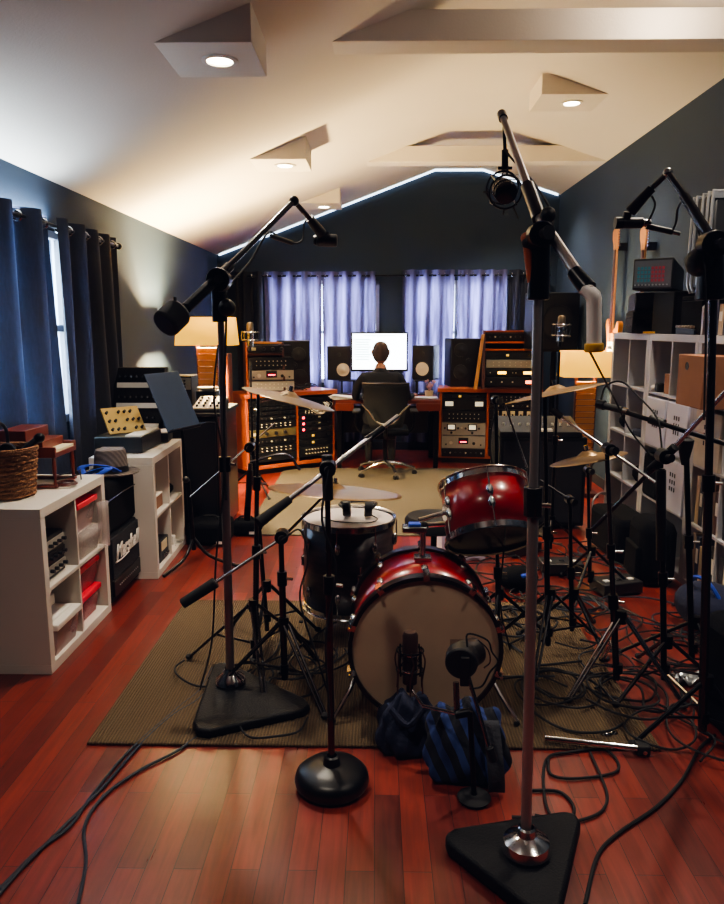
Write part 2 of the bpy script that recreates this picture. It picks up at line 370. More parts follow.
# ================================================================== CURTAINS
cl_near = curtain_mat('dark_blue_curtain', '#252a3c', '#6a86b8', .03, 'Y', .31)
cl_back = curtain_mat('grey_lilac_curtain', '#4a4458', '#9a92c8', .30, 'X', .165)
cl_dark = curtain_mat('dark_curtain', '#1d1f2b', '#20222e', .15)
def curtain(label, axis, fixed, u0, u1, z0, z1, folds, mat_, group, amp=.05, seed=0, inward=1, flare=0):
    rnd = random.Random(seed); ph = [rnd.uniform(-.5,.5) for _ in range(8)]
    t = thing('curtain', label, 'curtain', (0,0,0), 0, group)
    c = V(((u0+u1)/2, fixed, 0)) if axis == 'y' else V((fixed, (u0+u1)/2, 0)); t.location = c
    def fn(a, b):
        u = u0+(u1-u0)*a; z = z1+(z0-z1)*b
        w = math.sin(a*folds*2*PI+.4*math.sin(b*2+ph[0]))*amp*(.8+.4*b)+.012*math.sin(a*folds*5+ph[1]*6+b*3)
        u += (.02*math.sin(b*3+a*9+ph[2]))*b + flare*b*(a-.5)
        return (u-c.x, w, z) if axis == 'y' else (w, u-c.y, z)
    MB().grid(fn, int(folds*12), 14).build('fabric_panel', mat_, t, sharp=3)
    for k in range(int(folds*2)):
        a = (k+.5)/(folds*2); u = u0+(u1-u0)*a
        g = MB(); p = V((u,fixed,z1-.055)) if axis=='y' else V((fixed,u,z1-.055)); p -= c; p.z = z1-.055
        g.ring(p, .026, .006, (1,0,0) if axis=='y' else (0,1,0), 16, 5); 
        o = g.build('grommet', chrome, t)
        o.rotation_euler = (0,0,.0)
    return t
YC = YB-.12
zc1 = 2.2
g2 = 'grey lilac curtain panels on the far windows'
curtain('left panel of grey lilac curtains on the left far window, behind the left studio monitors','y',YC,-1.36,-.66,.12,zc1,4,cl_back,g2,seed=1)
curtain('right panel of the left far window curtains, directly behind the computer monitor','y',YC,-.655,-.005,.12,zc1,4,cl_back,g2,seed=2)
curtain('left panel of the right far window curtains, beside the bare strip of blue wall','y',YC,.32,.95,.12,zc1+.02,4,cl_back,g2,seed=3)
curtain('right panel of the right far window curtains, behind the large right studio monitor','y',YC,.985,1.58,.12,zc1+.02,4,cl_back,g2,seed=4)
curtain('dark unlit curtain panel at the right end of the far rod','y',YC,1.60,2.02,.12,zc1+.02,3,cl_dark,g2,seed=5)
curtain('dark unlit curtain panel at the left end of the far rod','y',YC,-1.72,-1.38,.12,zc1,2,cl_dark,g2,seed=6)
def rod(label, p0, p1):
    t = thing('curtain_rod', label, 'curtain rod', p0); MB().cyl(p0,p1,.012,seg=10).build('rod', blackm, t, world=True)
    for p in (p0,p1): MB().ball(p,.025).build('finial', blackm, t, world=True)
rod('black curtain rod above both far windows', (-1.78,YC,zc1-.055), (2.08,YC,zc1-.045))
XC = XL+.085; g1 = 'dark blue curtain panels on the left wall'
rod('black curtain rod on the left wall above the dark blue curtains', (XC,2.4,2.12), (XC,5.5,2.12))
curtain('dark blue curtain panel on left wall reaching the frame edge, with glints of daylight','x',XC,2.5,4.34,.1,2.17,6,cl_near,g1,seed=11,amp=.06)
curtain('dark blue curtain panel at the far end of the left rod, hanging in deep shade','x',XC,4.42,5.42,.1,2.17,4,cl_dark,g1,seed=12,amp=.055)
# ================================================================== RUGS
rug1 = wave_mat('ribbed_brown_rug', '#3c3224', '#665238', 26, axis='X', dist=.4)
rug2 = wave_mat('grey_tan_carpet', '#3d372f', '#5c5343', 60, axis='X', dist=6, bump=.3)
r = MB().bb((-1.08,2.53,0.001),(1.06,4.0,.012)).build('rug', rug1, bevel=.004); tag(r,'ribbed brown rug lying under the drum kit','rug')
r = MB().bb((-1.0,5.35,0.001),(1.3,8.0,.010)).build('carpet', rug2, bevel=.004); tag(r,'grey tan carpet under the office chair at the far desk','carpet')

# ================================================================== CUBE SHELVES (left)
def cube_shelf(label, loc, rotz, cols, rows, m_, depth=.385, cat='shelf unit', cell=.33, name='cube_shelf'):
    """origin: front-near bottom corner; local +x into depth (towards wall), +y along the front"""
    ot, it = .045, .016
    W = cols*cell+(cols-1)*it+2*ot; Hh = rows*cell+(rows-1)*it+2*ot
    t = thing(name, label, cat, loc, rotz)
    MB().bb((0,0,Hh-ot),(depth,W,Hh)).build('top_panel', m_, t, bevel=.002)
    MB().bb((0,0,0),(depth,W,ot)).build('bottom_panel', m_, t, bevel=.002)
    for y in (0, W-ot): MB().bb((0,y,ot),(depth,y+ot,Hh-ot)).build('side_panel', m_, t, bevel=.002)
    for k in range(1,rows): z = ot+k*(cell+it)-it; MB().bb((.003,ot,z),(depth-.003,W-ot,z+it)).build('shelf_board', m_, t)
    for k in range(1,cols): y = ot+k*(cell+it)-it; MB().bb((.004,y,ot),(depth-.004,y+it,Hh-ot)).build('divider', m_, t)
    t['W'] = W; t['H'] = Hh
    return t, W, Hh
def cellpos(c, r, cell=.33): return (.045+c*(cell+.016), .045+r*(cell+.016))  # y offset, z offset
# left units face +x: mirror by rotating 180deg: local x -> -x, local y -> -y
S1L = V((-1.455,3.86,0)); s1,W,Hh = cube_shelf('near white two by two cube shelf at the left edge, holding red lidded bins', S1L, PI, 2, 2, whitel)
def s1p(d, y, z): return V((S1L.x-d, S1L.y-y, z))   # y counted from the far end
S2L = V((-1.37,5.14,0)); a2 = PI+.03
s2,_,_ = cube_shelf('second white two by two cube shelf, behind the amplifier, under the tilted synthesizer', S2L, a2, 2, 2, whitel)
def bin_(label, loc, sx, sy, sz, body, lid, group=None, lidh=.03):
    t = thing('storage_bin', label, 'storage bin', loc, 0, group); m = MB()
    k = .86; n = [(-sx/2*k,-sy/2*k),(sx/2*k,-sy/2*k),(sx/2*k,sy/2*k),(-sx/2*k,sy/2*k)]; 
    A = [m.bm.verts.new((x,y,0)) for x,y in n]; B = [m.bm.verts.new((x/k,y/k,sz)) for x,y in n]
    m._f(A[::-1])
    for i in range(4): j=(i+1)%4; m._f([A[i],A[j],B[j],B[i]])
    m.build('tub', body, t, solid=.004, bevel=.004)
    MB().box((0,0,sz+lidh/2),(sx+.02,sy+.02,lidh)).box((0,0,sz+lidh+.004),(sx*.8,sy*.8,.01)).build('lid', lid, t, bevel=.006)
    return t
redtub = mat('tinted_bin', '#b89a98', .25, alpha=.6, var=.1); redtub2 = mat('red_tinted_bin', '#b04850', .25, alpha=.7, var=.1)
zc = [.045,.391]; yf = [.045+.165,.391+.165]     # cell centre from far end: index 0 = far column
bin_('clear bin with a red lid in the upper far cube of the near shelf', s1p(.17,yf[0],zc[1]+.13), .30,.24,.13,redtub,redlid)
bin_('frosted drawer bin without a red lid, under the upper red lidded bin', s1p(.15,yf[0],zc[1]), .30,.25,.10,clearp,clearp)
bin_('red lidded bin stacked on another in the lower far cube', s1p(.17,yf[0],zc[0]+.155), .28,.25,.12,redtub2,redlid)
bin_('red lidded bin at the bottom of the lower far cube', s1p(.17,yf[0],zc[0]), .28,.25,.12,redtub2,redlid)
bin_('clear bin with a bulging white lid in the lower near cube', s1p(.15,yf[1],zc[0]), .30,.26,.13,redtub,whitep)
t = thing('paper_stack','stack of white boxes and papers on the white lidded bin','paper stack', s1p(.2,yf[1],zc[0]+.178))
MB().box((0,0,.025),(.2,.18,.05)).box((0.02,0.01,.07),(.16,.14,.035),rot=(0,0,.2)).build('stack', paper, t, bevel=.002)
t = thing('patch_device','dark electronic device with knobs and cables in the upper near cube','electronic device', s1p(.13,yf[1]-.02,zc[1]))
MB().box((0,0,.1),(.16,.2,.2)).build('case', black, t, bevel=.004)
for i in range(3):
    MB().box((.083,0,.04+i*.06),(.006,.19,.045)).build('faceplate', [silverface,blackface][i%2], t)
    for j in range(4): MB().cyl((.085,-.07+j*.047,.04+i*.06),(.105,-.07+j*.047,.04+i*.06),.009).build('control_knob', knobm, t)
t = thing('clear_tray','clear curved plastic tray sticking out of the upper far cube','plastic tray', s1p(-.01,.1,zc[1]+.02))
MB().grid(lambda a,b:(.05*math.sin(a*PI),-.05+.05*a,.24*b),8,4).build('sheet', clearp, t, solid=.003)
# wicker basket
wick = wave_mat('wicker', '#4a2a1a', '#a0704c', 14, axis='Z', dist=3, bump=1)
bp = V((-1.715,3.34,.77+.0))
t = thing('wicker_basket','round brown wicker basket on the near white shelf, holding black gear','basket', bp)
m = MB()
for k in range(15):
    z = .008+k*.0145; r = .112+.022*(k/14); pts = []
    for i in range(60): a = 2*PI*i/60; pts.append((math.cos(a)*(r+.005*math.sin(a*15+PI*(k%2))), math.sin(a)*(r+.005*math.sin(a*15+PI*(k%2))), z+.002*math.sin(a*30)))
    m.tube(pts,.0085,6,closed=True)
m.build('woven_body', wick, t)
MB().ring((0,0,.222),.136,.012,(0,0,1),40,8).build('rim', wick, t)
MB().lathe([(0,.01),(.105,.01)],seg=30).build('base', wick, t)
for i in range(26):
    a = 2*PI*i/26; 
m = MB().lathe([(.11,.01),(.128,.21)],seg=30); m.build('lining', woodd, t)
t = thing('headphones','black headphones lying in the wicker basket','headphones', bp+V((-.02,0,.2)))
MB().tube([(.0,-.08,.0),(.0,-.07,.1),(.0,0,.14),(.0,.07,.1),(.0,.08,.0)],.008,8,sm=6).build('headband', black, t)
for s in (-1,1): MB().cyl((0,s*.085,0),(0,s*.055,0),.038,seg=16).build('ear_cup', rubber, t, bevel=.005)
t = thing('microphone','black handheld microphone sticking up out of the wicker basket','microphone', bp+V((.06,.03,.2)), rot=(0,.95,.5))
MB().cyl((0,0,-.06),(0,0,.09),.010,.016).build('body', black, t); MB().ball((0,0,.105),.024,(1,1,1.1)).build('grille', blackm, t)
# toy piano
t = thing('toy_piano','small brown wooden toy piano on the near white shelf beside the basket','toy piano', (-1.63,3.62,.77), 0); t.scale=(1.1,1.1,1.2)
MB().bb((-.17,-.11,.13),(.02,.11,.19)).bb((-.17,-.11,.0),(-.155,.11,.14)).build('cabinet', woodr, t, bevel=.003)
MB().bb((-.175,-.115,.19),(-.05,.115,.235)).build('upper_panel', woodr, t, bevel=.003)
MB().bb((.0,-.11,.125),(.075,.11,.145)).bb((0,-.115,.125),(.075,-.10,.168)).bb((0,.10,.125),(.075,.115,.168)).build('key_bed', woodr, t, bevel=.002)
MB().bb((.02,-.098,.145),(.07,.098,.155)).build('keys', cream, t)
for y in (-.1,.1):
    MB().lathe([(.009,0),(.006,.03),(.009,.08),(.007,.125)],(.06,y,0),seg=10).build('leg', woodr, t)
    MB().bb((-.16,y-.012,0),(.07,y+.012,.012)).build('foot_rail', woodr, t)
t = thing('sunglasses','small dark sunglasses beside the toy piano on the near shelf','sunglasses', (-1.53,3.74,.772), .4)
for s in (-1,1): MB().ring((0,s*.03,.02),.022,.003,(1,0,0),16,5).build('lens_rim', black, t); MB().tube([(0,s*.055,.03),(-.12,s*.055,.01)],.003,6).build('temple_arm', black, t)
t = thing('cable_coil','short coil of dark cable in front of the toy piano','cable coil', (-1.53,3.56,.778)); m = MB()
for k in range(3): m.ring((0,0,.002+k*.004),.05-.006*k,.004,(0,0,1),20,5)
m.build('coil', woodd, t)
# ================================================================== AMPLIFIER
t = thing('guitar_cabinet','black guitar amplifier cabinet with white script logo, between the two white shelves','guitar amplifier', (-1.455,3.90,0), 0)
D=.36; W=.50
MB().bb((-D,0,.02),(-.012,W,.40)).build('cabinet', tolex, t, bevel=.012)
MB().bb((-.02,.025,.15),(0.0,W-.025,.385)).build('grille_cloth', grille, t, bevel=.003)
MB().bb((-.02,.02,.05),(0.002,W-.02,.145)).build('control_panel', mat('dark_gold_panel','#1f1c1a',.4,.4), t, bevel=.003)
text_part('logo','Marshall',.115,whitep,t,(.006,W/2+.0,.255),(PI/2,0,PI/2),shear=.35,bold=.003,depth=.003)
MB().tube([(.006,W/2-.2,.245),(.006,W/2-.1,.238),(.006,W/2+.02,.244)],.004,6).build('logo_underline', whitep, t)
for i in range(12): MB().ball((.005,.1+i*.028,.10),.0045,seg=6).build('panel_mark', alum, t)
for y in (.03,W-.03):
    for x in (-D+.04,-.05): MB().lathe([(.018,0),(.02,.02)],(x,y,0),seg=10).build('rubber_foot', rubber, t)
for y in (0,W):
    MB().box((-D/2,y,.25),(.12,.012,.04)).build('side_handle', black, t, bevel=.003)
t = thing('amplifier_case','black padded amplifier case standing on the guitar cabinet','amplifier case', (-1.465,3.91,.402), 0)
MB().bb((-.34,0,0),(0,.48,.29)).build('case_body', cloth_b, t, bevel=.03)
MB().tube([(-.17,.12,.28),(-.17,.16,.32),(-.17,.32,.32),(-.17,.36,.28)],.012,8,sm=4).build('carry_handle', rubber, t)
MB().tube([(.002,.0,.2),(.002,.24,.205),(.002,.48,.2)],.004,6).build('zipper', dsteel, t)
t = thing('strap','bright blue strap heaped on the black amplifier case next to the hat','strap', (-1.52,3.97,.695))
MB().grid(lambda a,b:(-.02+.08*math.sin(a*9),.0+.20*a-.02,.03+.045*math.sin(a*7)**2+.006+b*0-.03*0)if 0 else (-.06+.09*math.sin(a*8)+.045*b,.18*a-.04,.035+.05*abs(math.sin(a*6.5))),40,3).build('webbing', bluec, t, solid=.006)
t = thing('fedora_hat','grey plaid fedora hat on the black amplifier case','hat', (-1.545,4.22,.694), .3); t.scale=(1.1,1.1,1.25)
hatm = wave_mat('plaid_felt','#3b3434','#6a5f5a',18,axis='DIAGONAL',dist=1,bump=.2)
MB().lathe([(.0,.115),(.045,.125),(.075,.12),(.082,.10),(.088,.02),(.09,.012)],seg=28).build('crown', hatm, t)
MB().lathe([(.088,.012),(.12,.004),(.145,.010),(.148,.014),(.12,.009),(.088,.016)],seg=28).build('brim', hatm, t)
MB().lathe([(.0895,.014),(.0885,.045)],seg=28).build('hat_band', black, t)
# contents of second shelf & top gear
s2c = lambda d,y,z: V((S2L.x-d, S2L.y-y, z))
t = thing('effects_box','small dark box with a pale panel in the lower near cube of the second shelf','electronic device', s2c(.11,.50,.045))
MB().box((0,0,.07),(.2,.2,.14)).build('case', black, t, bevel=.004); MB().box((.10,0,.1),(.006,.12,.06)).build('faceplate', cream, t)
for j in range(3): MB().cyl((.1,-.04+j*.04,.04),(.12,-.04+j*.04,.04),.009).build('control_knob', steel, t)
t = thing('black_bag','small black pouch in the upper far cube of the second shelf','pouch', s2c(.12,.16,.391)); MB().ball((0,0,.05),.1,(.9,1.1,.5)).build('pouch_body', cloth_b, t)
t = thing('small_box','little brown box in the upper near cube of the second shelf','box', s2c(.09,.50,.391)); MB().box((0,0,.04),(.12,.16,.08)).build('carton', cardb, t, bevel=.002); MB().box((0,0,.084),(.122,.162,.008)).build('carton_lid', paper, t)
t = thing('adapter','white wall adapter and loose plug in the lower far cube of the second shelf','adapter', s2c(.07,.16,.045)); MB().box((0,0,.03),(.07,.06,.06)).build('adapter_body', whitep, t, bevel=.006); MB().tube([(0,.03,.03),(.05,.06,.01),(.09,.0,.01),(.06,-.07,.01)],.004,6,sm=4).build('cord', whitep, t)
goldp = mat('gold_panel','#b39a5c',.4,.4,var=.1)
t = thing('synthesizer','small desktop synthesizer with a tilted gold knob panel on the second white shelf','synthesizer', (-1.60,4.72,.77), 0)
m = MB().box((0,0,.05),(.30,.42,.10)); m.build('base_case', black, t, bevel=.006)
pn = MB().box((0,0,0),(.012,.30,.20)).build('gold_panel', goldp, t); pn.location=(-.03,.0,.18); pn.rotation_euler=(0,-.62,-.75); pn.scale=(1,.85,.95)
for i in range(3):
    for j in range(6):
        if (i+j)%4==3: continue
        k = MB().cyl((0,0,0),(.018,0,0),.011,.009,seg=10).build('control_knob', knobm, pn); k.location=(.006,-.12+j*.048,-.07+i*.065)
MB().box((.09,0,.104),(.10,.38,.008)).build('key_row', paper, t)
t = thing('book','thin brown book lying at the near end of the second white shelf','book', (-1.63,4.50,.772), .1); MB().box((0,0,.02),(.13,.09,.03)).build('pages', paper, t); MB().box((0,0,.037),(.135,.095,.004)).box((0,0,.003),(.135,.095,.004)).build('cover', woodd, t)
t = thing('paper_pad','white note pad on the far end of the synthesizer shelf','note pad', (-1.50,5.03,.772), .1); MB().box((0,0,.03),(.16,.18,.06)).build('pad', black, t); MB().box((0,0,.064),(.16,.18,.008)).build('sheet', paper, t)
# ================================================================== TURNTABLE CABINET and things near it
cb = thing('cabinet','black cabinet with a dark wood side panel, under the turntable','cabinet', (-1.52,5.6,0))
MB().bb((-.38,-.26,0),(.36,.42,.90)).build('body', tolex, cb, bevel=.006)
MB().bb((.361,-.26,.02),(.375,.42,.9)).build('side_panel', woodd, cb, bevel=.003)
MB().bb((-.40,-.28,.90),(.39,.44,.925)).build('top_board', black, cb, bevel=.004)
for s in (-.19,.18): MB().bb((s-.17,-.272,.06),(s+.17,-.26,.86)).build('door', blackface, cb, bevel=.003)
t = thing('turntable','turntable with a silver platter on the black cabinet','turntable', (-1.66,5.52,.925))
MB().box((0,0,.035),(.42,.34,.07)).build('plinth', black, t, bevel=.006); MB().lathe([(0,.09),(.14,.09),(.145,.072)],(0,0,0),seg=32).build('platter', alum, t)
MB().lathe([(0,.094),(.135,.094),(.135,.091)],seg=32).build('record', black, t); MB().tube([(.17,.12,.1),(.17,0,.11),(.10,-.09,.1)],.006,6).build('tonearm', chrome, t); MB().lathe([(0,.096),(.045,.096)],seg=20).build('record_label', paper, t)
t = thing('mixer_device','small mixer with a tilted silver face at the right end of the black cabinet','mixer', (-1.25,5.5,.925))
MB().prism([(-.1,-.15,0),(-.1,.15,0),(-.1,.15,.09),(-.1,-.15,.02)],(.22,0,0)).build('case', black, t)
p=MB().box((0,0,0),(.2,.28,.006)).build('faceplate', silverface, t); p.location=(.01,0,.062); p.rotation_euler=(.23,0,0)
for i in range(4):
    for j in range(4): k=MB().cyl((0,0,0),(0,0,.015),.009).build('control_knob', knobm, p); k.location=(-.075+i*.05,-.1+j*.06,.003)
t = thing('bowl','small pale bowl on a black box behind the turntable','bowl', (-1.33,5.84,.925)); MB().box((0,0,.06),(.16,.14,.12)).build('box_base', black, t, bevel=.004); MB().lathe([(0,.12),(.05,.125),(.085,.145),(.08,.15),(.04,.133)],seg=20).build('dish', cream, t)
t = thing('cassette_deck','silver and black cassette deck standing behind the music stand','audio deck', (-1.62,5.87,.925))
MB().box((0,0,.12),(.36,.22,.24)).build('case', black, t, bevel=.004); MB().box((0,-.113,.18),(.35,.006,.09)).build('faceplate', silverface, t)
for x in (-.08,.06): MB().box((x,-.118,.18),(.1,.004,.06)).build('cassette_window', black, t)
for i in range(3): MB().cyl((.13,-.115,.155+i*.025),(.13,-.13,.155+i*.025),.008).build('control_knob', knobm, t)
# modular synth with three rows
t = thing('modular_rack','three row rack of toggles with white strips, in front of the left wall','modular synthesizer', (-1.66,5.20,.80), .0)
MB().prism([(-.19,-.1,0),(-.19,.12,0),(-.19,.12,.46),(-.19,.02,.46)],(.36,0,0)).build('case', tolex, t, bevel=.004)
for i in range(3):
    z=.06+i*.14; y=-.1+.261*z-.004
    p=MB().box((0,0,0),(.30,.008,.035)).build('white_strip', whitep, t); p.location=(-.01,y-.006,z); p.rotation_euler=(-.25,0,0)
    for j in range(7):
        k = MB().cyl((0,0,0),(0,-.03,.008),.010,.007,seg=8).build('toggle', steel, t); k.location=(-.13+j*.04,y,z+.055)
t = thing('console_table','black side table under the three row modular rack','side table', (-1.69,5.235,0)); 
MB().box((0,0,.78),(.40,.16,.04)).build('table_top', black, t, bevel=.004)
MB().box((0,.0,.40),(.38,.14,.72)).build('cupboard_body', tolex, t, bevel=.004)
for x in (-.18,.18):
    for y in (-.05,.05): MB().box((x,y,.02),(.04,.04,.04)).build('foot', black, t)
# music stand
mp_ = V((-1.21,4.72,0))
t = thing('music_stand','music stand with a blue grey desk, beside the second white shelf','music stand', mp_)
d_ = MB().box((0,0,0),(.36,.006,.40)).build('desk', teal_b, t, bevel=.003); d_.location=(-.10,.03,1.07); d_.rotation_euler=(-.42,0,1.22)
l_ = MB().box((0,0,0),(.36,.05,.006)).build('lip', teal_b, d_); l_.location=(0,-.025,-.188)
MB().cyl((0,.02,.12),(-.06,.04,.98),.010).build('pole', blackm, t); MB().cyl((0,.015,.08),(-.025,.025,.55),.016).build('outer_tube', blackm, t)
MB().ball((-.03,0,.56),.022).build('clamp_knob', black, t)
for a in (-1.9,-.35,1.35): 
    MB().tube([(0,.02,.16),(.12*math.cos(a),.02+.12*math.sin(a),.05),(.34*math.cos(a),.34*math.sin(a),.012)],.011,8,sm=4).build('leg', blackm, t)
for i,(x,y,sx,sz,lb) in enumerate(((-1.20,5.20,.3,.16,'flat black gig bag on the floor behind the music stand base'),(-.98,5.42,.2,.10,'low black pedal case on the floor next to the gig bag'))):
    t = thing('equipment_bag',lb,'bag',(x,y,0),.0); MB().box((0,0,sz/2+.003),(sx,.28 if i==0 else .2,sz)).build('bag_body', cloth_b, t, bevel=.03)
    MB().tube([(-.06,0,sz),(-.04,0,sz+.03),(.04,0,sz+.03),(.06,0,sz)],.007,6,sm=3).build('bag_handle', rubber, t)
    MB().box((sx*.3,-.145 if i==0 else -.105,.03),(.04,.006,.02)).build('tag', whitep, t)
# ================================================================== SLATTED LAMPS
shadem = shade_mat('glowing_shade','#e8ac30',1.15)
def slat_lamp(label, x, y, zs0, zs1, w, nsl, bodyz0):
    t = thing('floor_lamp', label, 'lamp', (x,y,0))
    m = MB(); tp=.92
    A=[m.bm.verts.new((sx*w/2,sy*.14,zs0)) for sx,sy in ((-1,-1),(1,-1),(1,1),(-1,1))]; B=[m.bm.verts.new((sx*w/2*tp,sy*.13,zs1)) for sx,sy in ((-1,-1),(1,-1),(1,1),(-1,1))]
    for i in range(4): j=(i+1)%4; m._f([A[i],A[j],B[j],B[i]])
    m.build('lamp_shade', shadem, t, solid=.004)
    for sx in (-.085,.085): MB().bb((sx-.012,-.02,.03),(sx+.012,.02,zs0+.02)).build('upright', woodd, t)
    n = int((zs0-bodyz0)/.055)
    for i in range(n):
        z = bodyz0+i*.055; s_=MB().box((0,0,0),(.17,.008,.05)).build('slat', woodl, t); s_.location=(0,-.03,z+.02); s_.rotation_euler=(.25,0,0)
    MB().box((0,0,.02),(.28,.22,.04)).build('base', woodd, t, bevel=.004)
    MB().ball((0,0,(zs0+zs1)/2),.04).build('bulb', mat('bulb','#fff0c8',emit=12), t)
    MB().cyl((0,0,zs0-.02),(0,0,(zs0+zs1)/2-.03),.01).build('socket', blackm, t)
    return t
slat_lamp('slatted wooden floor lamp with a glowing yellow shade, left of the room', -1.47,6.5,1.385,1.625,.50,8,.55)
slat_lamp('slatted wooden lamp with a pale glowing shade beside the white bookcase', 1.90,6.75,1.10,1.33,.46,8,.35)
# added glowing bar standing in for the bright line atop the back wall
stripm = mat('added_cool_glow','#dfeeff',.4,emit=2.8,ecol='#d4e8ff')
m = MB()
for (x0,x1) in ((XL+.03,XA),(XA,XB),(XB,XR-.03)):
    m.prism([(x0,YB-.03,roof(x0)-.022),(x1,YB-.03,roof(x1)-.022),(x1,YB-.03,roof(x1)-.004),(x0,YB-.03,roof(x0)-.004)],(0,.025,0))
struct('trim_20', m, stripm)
# ================================================================== DESK, MONITOR, SPEAKERS
t = thing('desk','red brown wooden desk at the far windows under the computer monitor','desk',(.12,8.35,0))
MB().bb((-.56,-.35,.72),(.58,.45,.76)).build('desk_top', woodr, t, bevel=.004)
MB().bb((-.56,-.36,.64),(-.36,-.34,.72)).build('front_rail', woodr, t, bevel=.003); MB().bb((.32,-.36,.64),(.58,-.34,.72)).build('front_rail', woodr, t, bevel=.003)
for x in (-.52,.54):
    for y in (-.3,.4): MB().box((x,y,.36),(.05,.05,.72)).build('leg', blackm, t)
MB().bb((-.5,.36,.3),(.5,.38,.62)).build('modesty_panel', black, t)
t = thing('computer_monitor','large computer monitor with a bright white screen on the desk','monitor',(.04,8.62,.76))
MB().box((0,0,.495),(.66,.035,.45)).build('bezel', black, t, bevel=.006)
scr = mat('lit_screen','#eef8ff',.3,emit=5.0,ecol='#f2faff',var=.02)
MB().box((0,-.019,.50),(.62,.004,.405)).build('screen', scr, t)
uim = mat('pale_interface','#a8d8d8',.4,emit=1.9,ecol='#a8dcd8'); 
for i in range(9): MB().box((-.20,-.0225,.635-i*.028),(.16 if i%3 else .2,.001,.010)).build('text_row', uim, t)
MB().box((0,-.0225,.68),(.36,.001,.006)).build('title_row', uim, t)
MB().bb((-.03,.01,.02),(.03,.05,.35)).build('neck', alum, t); MB().bb((-.14,-.08,0),(.14,.1,.015)).build('foot', alum, t, bevel=.004)
conew = mat('white_cone','#ece0c4',.6); coned = mat('dark_cone','#1b1c20',.6)
def driver(parent, x, z, r, m_, y, dust=None):
    MB().lathe([(r*1.12,0),(r*1.1,.008),(r,.01)],(x,y,z),(0,-1,0),24).build('driver_surround', black, parent)
    MB().lathe([(r,.012),(r*.4,.011),(r*.34,.013),(0,.018)],(x,y,z),(0,-1,0),24).build('woofer_cone', m_, parent)
def speaker(label, x, y, z, w, h, d, rz, drivers, m_, group=None, side=black):
    t = thing('studio_monitor', label, 'speaker', (x,y,z), rz, group)
    MB().bb((-w/2,0,0),(w/2,d,h)).build('cabinet', side, t, bevel=.008)
    for (dx,dz,r,mm) in drivers: driver(t, dx, dz, r, mm, -.001)
    return t
sh = mat('blue_lit_black','#12161f',.35,var=.1)
speaker('small studio monitor with a white cone left of the computer screen',-.43,8.62,.93,.27,.39,.24,-.0,[(.05,.12,.075,conew),(-.0,.29,.022,coned)],conew)
speaker('small studio monitor with a white cone right of the computer screen',.54,8.62,.93,.25,.40,.26,-.35,[(.0,.13,.078,conew),(.0,.30,.022,coned)],conew,side=sh)
speaker('large black studio monitor standing on the left wooden rack',-.92,8.3,.86,.37,.53,.36,.1,[(.06,.38,.07,coned),(.07,.13,.075,coned),(.01,.26,.03,coned)],coned)
speaker('large black studio monitor standing on the right wooden rack',1.04,8.55,.86,.37,.55,.36,.12,[(-.07,.42,.07,coned),(-.07,.17,.075,coned),(.02,.30,.025,coned)],coned)
for x,lb in ((-.33,'black stand under the small monitor left of the screen'),(.55,'black stand under the small monitor right of the screen')):
    t = thing('monitor_stand',lb,'speaker stand',(x,8.72,.76)); MB().box((0,0,.16),(.2,.2,.012)).build('top_plate', black, t)
    MB().box((0,0,.005),(.2,.2,.01)).build('base_plate', black, t)
    for dx in (-.07,.07): MB().cyl((dx,0,.0),(dx,0,.16),.014).build('post', black, t)
t = thing('papers','pile of white papers on the left end of the desk','papers',(-.34,8.12,.762),.2); m=MB()
for i in range(4): m.box((random.uniform(-.03,.03),random.uniform(-.02,.02),.004+i*.008),(.28,.18,.006),rot=(0,.03*i,random.uniform(-.4,.4)))
m.build('sheets', paper, t)
t = thing('keyboard','pale computer keyboard at the right end of the desk','keyboard',(.55,8.12,.762),-.1); MB().box((0,0,.008),(.26,.12,.016)).build('keyboard_body', alum, t, bevel=.003)
for r_ in range(4): MB().box((0,-.04+r_*.026,.018),(.24,.02,.005)).build('key_row', whitep, t)
t = thing('flower_pot','small pot of dried flowers on the desk right of the person','plant',(.60,8.35,.762)); MB().lathe([(0,0),(.04,0),(.05,.07),(.045,.07),(.035,.02)],seg=16).build('pot', cream, t)
m=MB(); random.seed(4)
for i in range(14):
    a=random.uniform(0,6.3); r_=random.uniform(.01,.08); h=random.uniform(.1,.19); m.cyl((0,0,.05),(r_*math.cos(a),r_*math.sin(a),h),.003,seg=5)
    m.ball((r_*math.cos(a),r_*math.sin(a),h),.014,seg=6)
m.build('flowers', mat('dried_flower','#a97f78',.8,var=.4,scale=30), t)
# ---------------------------------------------------------------- chair & person
c0 = V((.10,7.68,0))
t = thing('office_chair','black office chair with a chrome star base and chrome yoke, under the seated person','office chair', c0)
for k in range(5):
    a = -PI/2+.35+2*PI*k/5; e = V((.31*math.cos(a),.31*math.sin(a),.075))
    l = MB().tube([(0,0,.14),(.16*math.cos(a),.16*math.sin(a),.12),e],[.022,.018,.013],8,sm=3).build('base_arm', chrome, t)
    MB().cyl(e+V((0,0,.01)),e+V((0,0,-.03)),.01).build('caster_stem', chrome, l)
    for s in (-1,1):
        o = V((-math.sin(a),math.cos(a),0))*.014*s; MB().cyl(V((e.x,e.y,.027))+o*.4,V((e.x,e.y,.027))+o*1.6,.026,seg=14).build('caster', black, l)
MB().cyl((0,0,.12),(0,0,.42),.024,seg=14).build('gas_column', blackm, t)
MB().box((0,0,.42),(.22,.25,.05)).build('mechanism', blackm, t, bevel=.01)
MB().box((0,.02,.475),(.49,.47,.06)).build('seat', cloth_b, t, bevel=.025)
def backf(a,b):
    w=.235-.07*(1-b)**2; return ((a-.5)*2*w, -.235-.05*b+.05*(abs(a-.5)*2)**2+.03*math.sin(b*3), .53+.45*b)
MB().grid(backf,12,10).build('backrest', mat('mesh_back','#08090c',.9,bump=.3,bscale=400), t, solid=.02)
